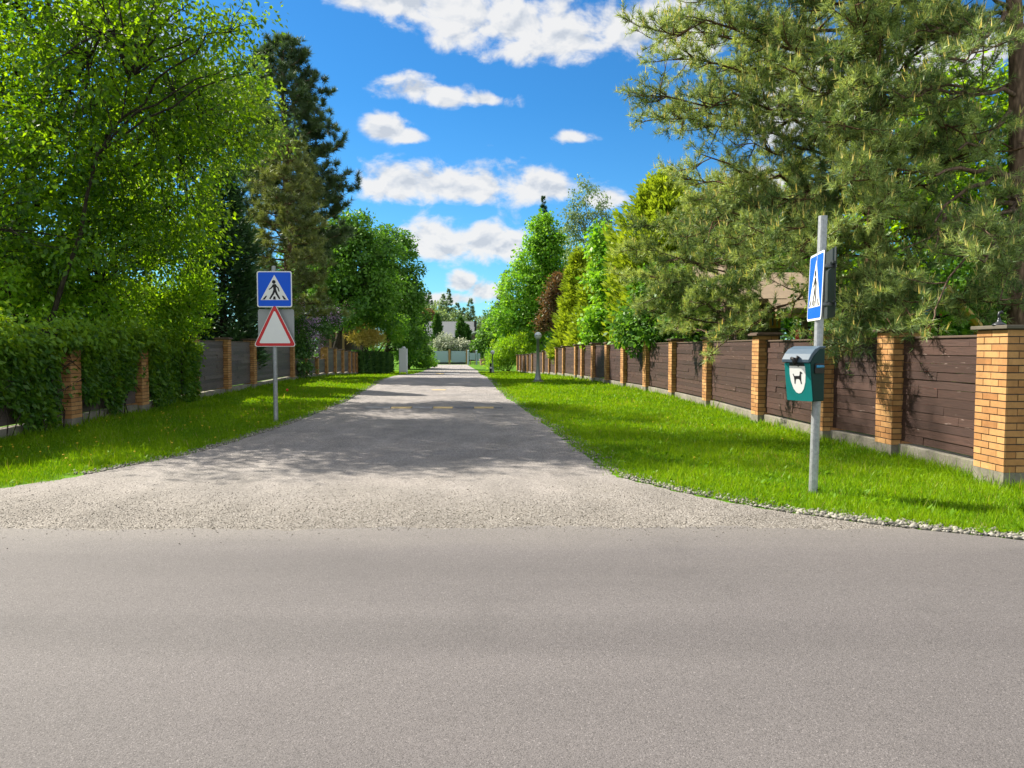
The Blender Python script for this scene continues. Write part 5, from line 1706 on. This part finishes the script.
broadleaf('linden_tree', 'dark leafy tree beside the far gate on the right', GX(491, 112),
          [B(492, 338, 112, 2.2, 2.6), B(484, 345, 113, 1.4, 1.6), B(500, 345, 110, 2.0, 2.4), B(496, 320, 114, 1.8, 1.8)], 190, 40, 0.42, 0.26, M['lf_deep'], trunk_r=0.2, rc=(0.5, 0.9), seed=71, group=RG)

def wood(name, label, pts, n, per, r, hgt, mt):
    pts = np.asarray(pts, float)
    s = rng.uniform(0, len(pts) - 1.001, n)
    i = s.astype(int)
    q = pts[i] + (pts[i + 1] - pts[i]) * (s - i)[:, None] + rng.normal(size=(n, 2)) * r
    top = hgt * (0.75 + 0.25 * np.sin(q[:, 1] * 0.55 + q[:, 0]) + 0.12 * np.sin(q[:, 1] * 1.9))
    z = gz(q[:, 1]) + 0.2 + top * rng.uniform(0, 1, n)
    cen = np.stack([q[:, 0], q[:, 1], z], 1)
    v, tn = clump_leaves(cen, cen - [0, 0, 1.0], rng.uniform(0.6, 1.2, n), per, 0.42, 0.27, rng.uniform(0.1, 0.8, n))
    tag(cloud_mesh(name, v, tn, mt), label, 'trees', None, 'stuff')


wood('undergrowth', 'dense green garden planting far behind the left fence', [(-17, 8), (-21, 25), (-22, 45), (-24, 70), (-20, 95), (-26, 125)], 900, 30, 1.6, 5.0, M['lf_deep'])
wood('undergrowth', 'dense green garden planting far behind the right fence', [(16, 14), (18, 26), (15, 42), (13, 60), (10, 85), (9, 120), (14, 150)], 900, 30, 1.4, 4.5, M['lf_deep'])

# ------------------------------------------------------------------ planting in front of the far house
for px, py, Y, r, lab in ((437.3, 314, 128, 0.72, 'tall columnar conifer left of the silvery bush before the far house'), (460.8, 317, 127, 0.66, 'tall columnar conifer right of the silvery bush before the far house'),
                          (467.0, 325, 130, 0.62, 'shorter columnar conifer at the right end of the far house')):
    conifer('columnar_conifer', lab, GX(px, Y), P(px, py, Y)[2] + 0.92, lambda t, r=r: r * min(1, 3.2 * (1 - t)) ** 0.7, 150, 34, 0.5, 0.2, M['nd_thuja_dark'], droop=0.3, lift=0.3, z0=0.03, seed=72, group='columnar conifers before the far house', flat=0.6, rough=0.1)
for px, py, Y, r, lab in ((446, 343, 121, 1.5, 'silvery pale bush above the far gate between two columnar conifers'), (461.5, 346, 120.5, 1.1, 'smaller silvery bush right of its pale neighbour above the far gate')):
    g = P(px, py, Y)
    broadleaf('shrub', lab, (g[0], Y, -0.92), [(g[0], Y, g[2], r, r, r * 0.95), (g[0] - 0.2, Y, g[2] - 1.4, r * 1.1, r, 1.2)], 110, 40, 0.36, 0.17, M['lf_silver'], trunk_r=0.1, rc=(0.4, 0.7), seed=73, stems=3, cat='bush')
FG = 'trees on the far skyline'
k = 0
for px, py, Y, kind, r, lab in ((430, 293, 205, 's', 3.0, 'grey green conifer left of the sky gap above the far roof'), (441, 298, 215, 'b', 3.5, 'soft rounded tree between two far conifers, left of the twin tops'),
                                (449, 289, 210, 's', 2.8, 'highest conifer of the far skyline'), (443.5, 294, 214, 's', 2.2, 'thin conifer close to the left of the highest far one'), (457.5, 303, 200, 's', 3.2, 'broad low conifer in the middle of the far skyline'),
                                (470.5, 298, 195, 's', 2.6, 'slim conifer above the chimney of the far house'), (464, 308, 220, 's', 2.5, 'small conifer left of the slim one above the chimney'), (479, 312, 205, 'b', 4.5, 'rounded grey green tree right of the chimney of the far house'),
                                (490, 314, 200, 'b', 4.5, 'rounded grey green tree beside the small dark spruce'), (422, 302, 190, 'b', 3.6, 'light green tree at the left end of the far skyline'), (413, 304, 200, 'b', 4.5, 'light tree mostly hidden by the dark left trees'),
                                (435, 308, 180, 'b', 3.4, 'pale green birch behind the left columnar conifer'), (452, 310, 185, 'b', 3.2, 'pale green birch behind the ridge of the far roof'), (501, 306, 215, 's', 3.0, 'far conifer behind the small dark spruce')):
    g = GX(px, Y)
    H = P(px, py, Y)[2] + 0.92
    if kind == 's':
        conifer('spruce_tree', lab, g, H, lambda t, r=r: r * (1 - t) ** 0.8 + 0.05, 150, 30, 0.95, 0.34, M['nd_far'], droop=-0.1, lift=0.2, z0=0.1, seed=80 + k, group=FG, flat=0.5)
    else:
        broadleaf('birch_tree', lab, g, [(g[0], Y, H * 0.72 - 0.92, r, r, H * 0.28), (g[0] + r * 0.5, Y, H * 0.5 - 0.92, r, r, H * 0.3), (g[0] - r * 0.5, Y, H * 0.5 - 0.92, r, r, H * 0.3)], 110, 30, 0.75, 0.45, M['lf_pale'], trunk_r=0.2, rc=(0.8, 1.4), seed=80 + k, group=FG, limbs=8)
    k += 1
cb_ = GX(428.5, 168)
broadleaf('copper_tree', 'small reddish tree peeping over the left end of the far roof', cb_, [(cb_[0], 168, P(428, 318, 168)[2], 1.8, 1.8, 1.9)], 60, 30, 0.6, 0.35, M['lf_copper'], trunk_r=0.14, rc=(0.6, 1.0), seed=99, limbs=6, group=FG)

# ------------------------------------------------------------------ grass, flowers, stones (nobody could count them)
FR = np.array([(x, y) for x, y, w in RPTS])
FRo = np.argsort(FR[:, 1])
def XFR(y): return np.interp(y, FR[FRo, 1], FR[FRo, 0]) - 0.12
def XFL(y): return -7.48 - 0.088 * np.minimum(y, 60) + 0.15


gv, gt = [], []
for y0, y1, dens, w in ((4.9, 7, 5200, 0.0055), (7, 10, 3600, 0.0065), (10, 14, 2000, 0.009), (14, 20, 1050, 0.013), (20, 30, 480, 0.021), (30, 46, 190, 0.038), (46, 78, 70, 0.075)):
    area = (y1 - y0) * 22
    n = int(area * dens)
    x = rng.uniform(-15, 7.5, n)
    y = rng.uniform(y0, y1, n)
    ed = 0.07 * np.sin(y * 3.1 + 1) + 0.05 * np.sin(y * 9.0) + 0.04 * np.sin(y * 23 + x * 3) + rng.normal(size=n) * 0.05
    rl, rr = XL(y) + ed, XR(y) + 0.16 * np.clip((9 - y) / 3, 0.15, 1) + ed
    okl = (x < rl - 0.06) & (x > XFL(y) - 0.05) & (y > 7.7)
    okr = (x > rr) & ((x < XFR(y)) | (y < 8.05))
    # stone edging on the right: grass thins out into it
    okr &= ~((x < rr + 0.22) & (rng.uniform(size=n) < 0.70))
    okl &= ~((x > rl - 0.22) & (rng.uniform(size=n) < 0.6))
    # only keep what the lens can roughly see (margin for a step aside)
    ok = (okl | okr) & (np.abs(x) < y * 0.80 + 1.2)
    x, y = x[ok], y[ok]
    n = len(x)
    patch = np.sin(x * 2.1 + 1) * np.sin(y * 1.3) + 0.6 * np.sin(x * 5.3 + y * 3.1) + 0.4 * np.sin(x * 11 - y * 7)
    h = rng.uniform(0.035, 0.085, n) * (1 + 0.18 * patch)
    h *= np.where(rng.uniform(size=n) < 0.10, rng.uniform(1.3, 2.2, n), 1.0)
    h *= np.where((XFR(y) - x < 0.16) | (x - XFL(y) < 0.16), 1.9, 1.0)
    p = np.stack([x, y, gz(y) - 0.005], 1)
    a = rng.normal(size=(n, 3)) * 0.42
    a[:, 2] = 1
    gv.append(quads(p, a, rdir(n) + [0, -0.6, 0.2], h, w * rng.uniform(0.7, 1.3, n), 0.4, 0.4))
    dry = np.sin(x * 0.9 + 2 * np.sin(y * 0.5)) * np.sin(y * 0.7 + 1)
    tt = np.clip(0.45 + 0.17 * patch + 0.12 * dry + rng.normal(size=n) * 0.22, 0, 0.9)
    tt = np.where(rng.uniform(size=n) < 0.03 + 0.05 * (dry > 0.75), 0.97, tt)
    gt.append(tt)
# broad weed leaves and clover among the blades, near the camera
cx, cy_ = rng.uniform(-9, 6.5, 900), 5.2 + 11 * rng.uniform(0, 1, 900) ** 1.6
okw = ((cx < XL(cy_) - 0.12) & (cx > XFL(cy_)) & (cy_ > 8)) | ((cx > XR(cy_) + 0.12) & ((cx < XFR(cy_)) | (cy_ < 8)))
cx, cy_ = cx[okw], cy_[okw]
k = np.repeat(np.arange(len(cx)), 7)
n = len(k)
ang = rng.uniform(0, 6.28, n)
p = np.stack([cx[k] + rng.normal(size=n) * 0.02, cy_[k] + rng.normal(size=n) * 0.02, 0.015 + gz(cy_[k])], 1)
a = np.stack([np.cos(ang), np.sin(ang), rng.uniform(0.25, 1.1, n)], 1)
gv.append(quads(p, a, rdir(n) * 0.3 + [0, 0, 1.0], rng.uniform(0.05, 0.12, n), rng.uniform(0.015, 0.035, n), 0.2, 0.5))
gt.append(np.clip(0.3 + rng.normal(size=n) * 0.15, 0, 0.9))
tag(cloud_mesh('grass', np.concatenate(gv), np.concatenate(gt), M['grass']), 'mown green grass on both verges', 'grass', None, 'stuff')

# dandelions on the left verge
mb = MB()
for _ in range(95):
    y = rng.uniform(8.5, 22)
    left = rng.uniform() < 0.85
    x = rng.uniform(XFL(y) + 0.3, XL(y) - 0.4) if left else rng.uniform(XR(y) + 0.8, XFR(y) - 0.3)
    z = 0.05 + rng.uniform(0, 0.04)
    r = rng.uniform(0.011, 0.020)
    mb.lathe([x, y, z], [(r * 0.4, -0.006), (r, 0.0), (r * 0.6, 0.008)], 7)
    mb.tube([(x, y, 0), (x, y, z)], 0.002, 3, cap=False)
tag(mb.build('dandelions', M['dandelion']), 'scattered yellow dandelion heads in the grass', 'flowers', None, 'stuff')
g = G(287, 402)
t = thing('red_flower', g, 'single red flower on a thin stem in the grass right of the left road sign', 'flower')
MB().tube([g, g + [0.01, 0, 0.3]], 0.006, 5).build('stem', M['lf_deep'], t, g)
MB().lathe(g + [0.01, 0, 0.3], [(0.012, 0), (0.035, 0.03), (0.036, 0.06), (0.022, 0.085)], 8).build('petals', M['flower_red'], t, g, smooth=True)


def rocks(name, pos, size, mt, label):
    """many irregular chips as one mesh"""
    ico = np.array([(0, 0, 1), (0.9, 0, 0.1), (0.3, 0.85, -0.1), (-0.75, 0.5, 0.1), (-0.7, -0.55, -0.05), (0.3, -0.85, 0.1), (0, 0, -0.8)], float)
    fc = [(0, 1, 2), (0, 2, 3), (0, 3, 4), (0, 4, 5), (0, 5, 1), (6, 2, 1), (6, 3, 2), (6, 4, 3), (6, 5, 4), (6, 1, 5)]
    n = len(pos)
    V = ico[None] * (1 + rng.normal(size=(n, 7, 3)) * 0.22)
    V = V * np.stack([rng.uniform(0.7, 1.3, n), rng.uniform(0.5, 1.0, n), rng.uniform(0.35, 0.75, n)], 1)[:, None, :]
    yaw, tilt = rng.uniform(0, 6.28, n), rng.normal(size=n) * 0.4
    c, s = np.cos(tilt)[:, None], np.sin(tilt)[:, None]
    X, Z = V[:, :, 0] * c - V[:, :, 2] * s, V[:, :, 0] * s + V[:, :, 2] * c
    Y = V[:, :, 1]
    c, s = np.cos(yaw)[:, None], np.sin(yaw)[:, None]
    V = np.stack([X * c - Y * s, X * s + Y * c, Z], 2) * np.asarray(size)[:, None, None] + pos[:, None, :]
    me = bpy.data.meshes.new(name)
    me.vertices.add(n * 7)
    me.vertices.foreach_set('co', V.astype(np.float32).ravel())
    idx = (np.array(fc)[None] + (np.arange(n) * 7)[:, None, None]).astype(np.int32)
    me.loops.add(n * 30)
    me.loops.foreach_set('vertex_index', idx.ravel())
    me.polygons.add(n * 10)
    me.polygons.foreach_set('loop_start', np.arange(0, n * 30, 3, dtype=np.int32))
    me.update(calc_edges=True)
    me.materials.append(mt)
    o = bpy.data.objects.new(name, me)
    link(o)
    return tag(o, label, 'gravel', None, 'stuff')


pos, siz = [], []
# right edge: wide band near, thin further on
for (ya, yb, n, wd, smin, smax) in ((4.9, 7.0, 1900, 0.30, 0.010, 0.038), (7.0, 9.0, 650, 0.20, 0.010, 0.028), (9, 16, 1000, 0.24, 0.008, 0.022), (16, 40, 800, 0.22, 0.010, 0.026)):
    y = rng.uniform(ya, yb, n)
    x = XR(y) + 0.02 + np.abs(rng.normal(size=n)) * wd * 0.8
    pos.append(np.stack([x, y, gz(y) + 0.012], 1))
    siz.append(rng.uniform(smin, smax, n) * rng.choice([0.6, 1, 1.25], n))
for (ya, yb, n, wd, smin, smax) in ((8.0, 9.0, 350, 0.08, 0.012, 0.026), (9, 16, 1600, 0.14, 0.012, 0.026), (16, 40, 1200, 0.16, 0.014, 0.03)):
    y = rng.uniform(ya, yb, n)
    x = XL(y) + 0.03 - np.abs(rng.normal(size=n)) * wd
    if ya == 8.0:
        x = rng.uniform(-9, XL(9.0), n)
        y = np.interp(x, LX, LY) + np.abs(rng.normal(size=n)) * 0.06
    pos.append(np.stack([x, y, gz(y) + 0.010], 1))
    siz.append(rng.uniform(smin, smax, n) * rng.choice([0.6, 1, 1.2], n))
rocks('gravel', np.concatenate(pos), np.concatenate(siz), M['stone_white'], 'pale stone chips edging both sides of the side road')
n = 26000
y = np.where(rng.uniform(size=n) < 0.035, 6.25 - rng.exponential(0.16, n), 6.24 + np.abs(rng.normal(size=n)) * 0.95)
x = rng.uniform(-10, 4.5, n)
ok = (x < np.interp(y, RY, RX) - 0.02) & ((y < np.interp(x, LX, LY, left=8.0) - 0.02) | (x > -3.5)) & (y < 10)
x, y = x[ok], y[ok]
far = rng.normal(size=len(x))
z = np.where(y < 6.3, 0.014, 0.008)
rocks('gravel', np.stack([x, y, z], 1), rng.uniform(0.003, 0.009, len(x)) * rng.choice([0.7, 1, 1.4], len(x), p=[0.6, 0.33, 0.07]), M['stone_tan'], 'beige gravel spilled where the side road meets the asphalt')
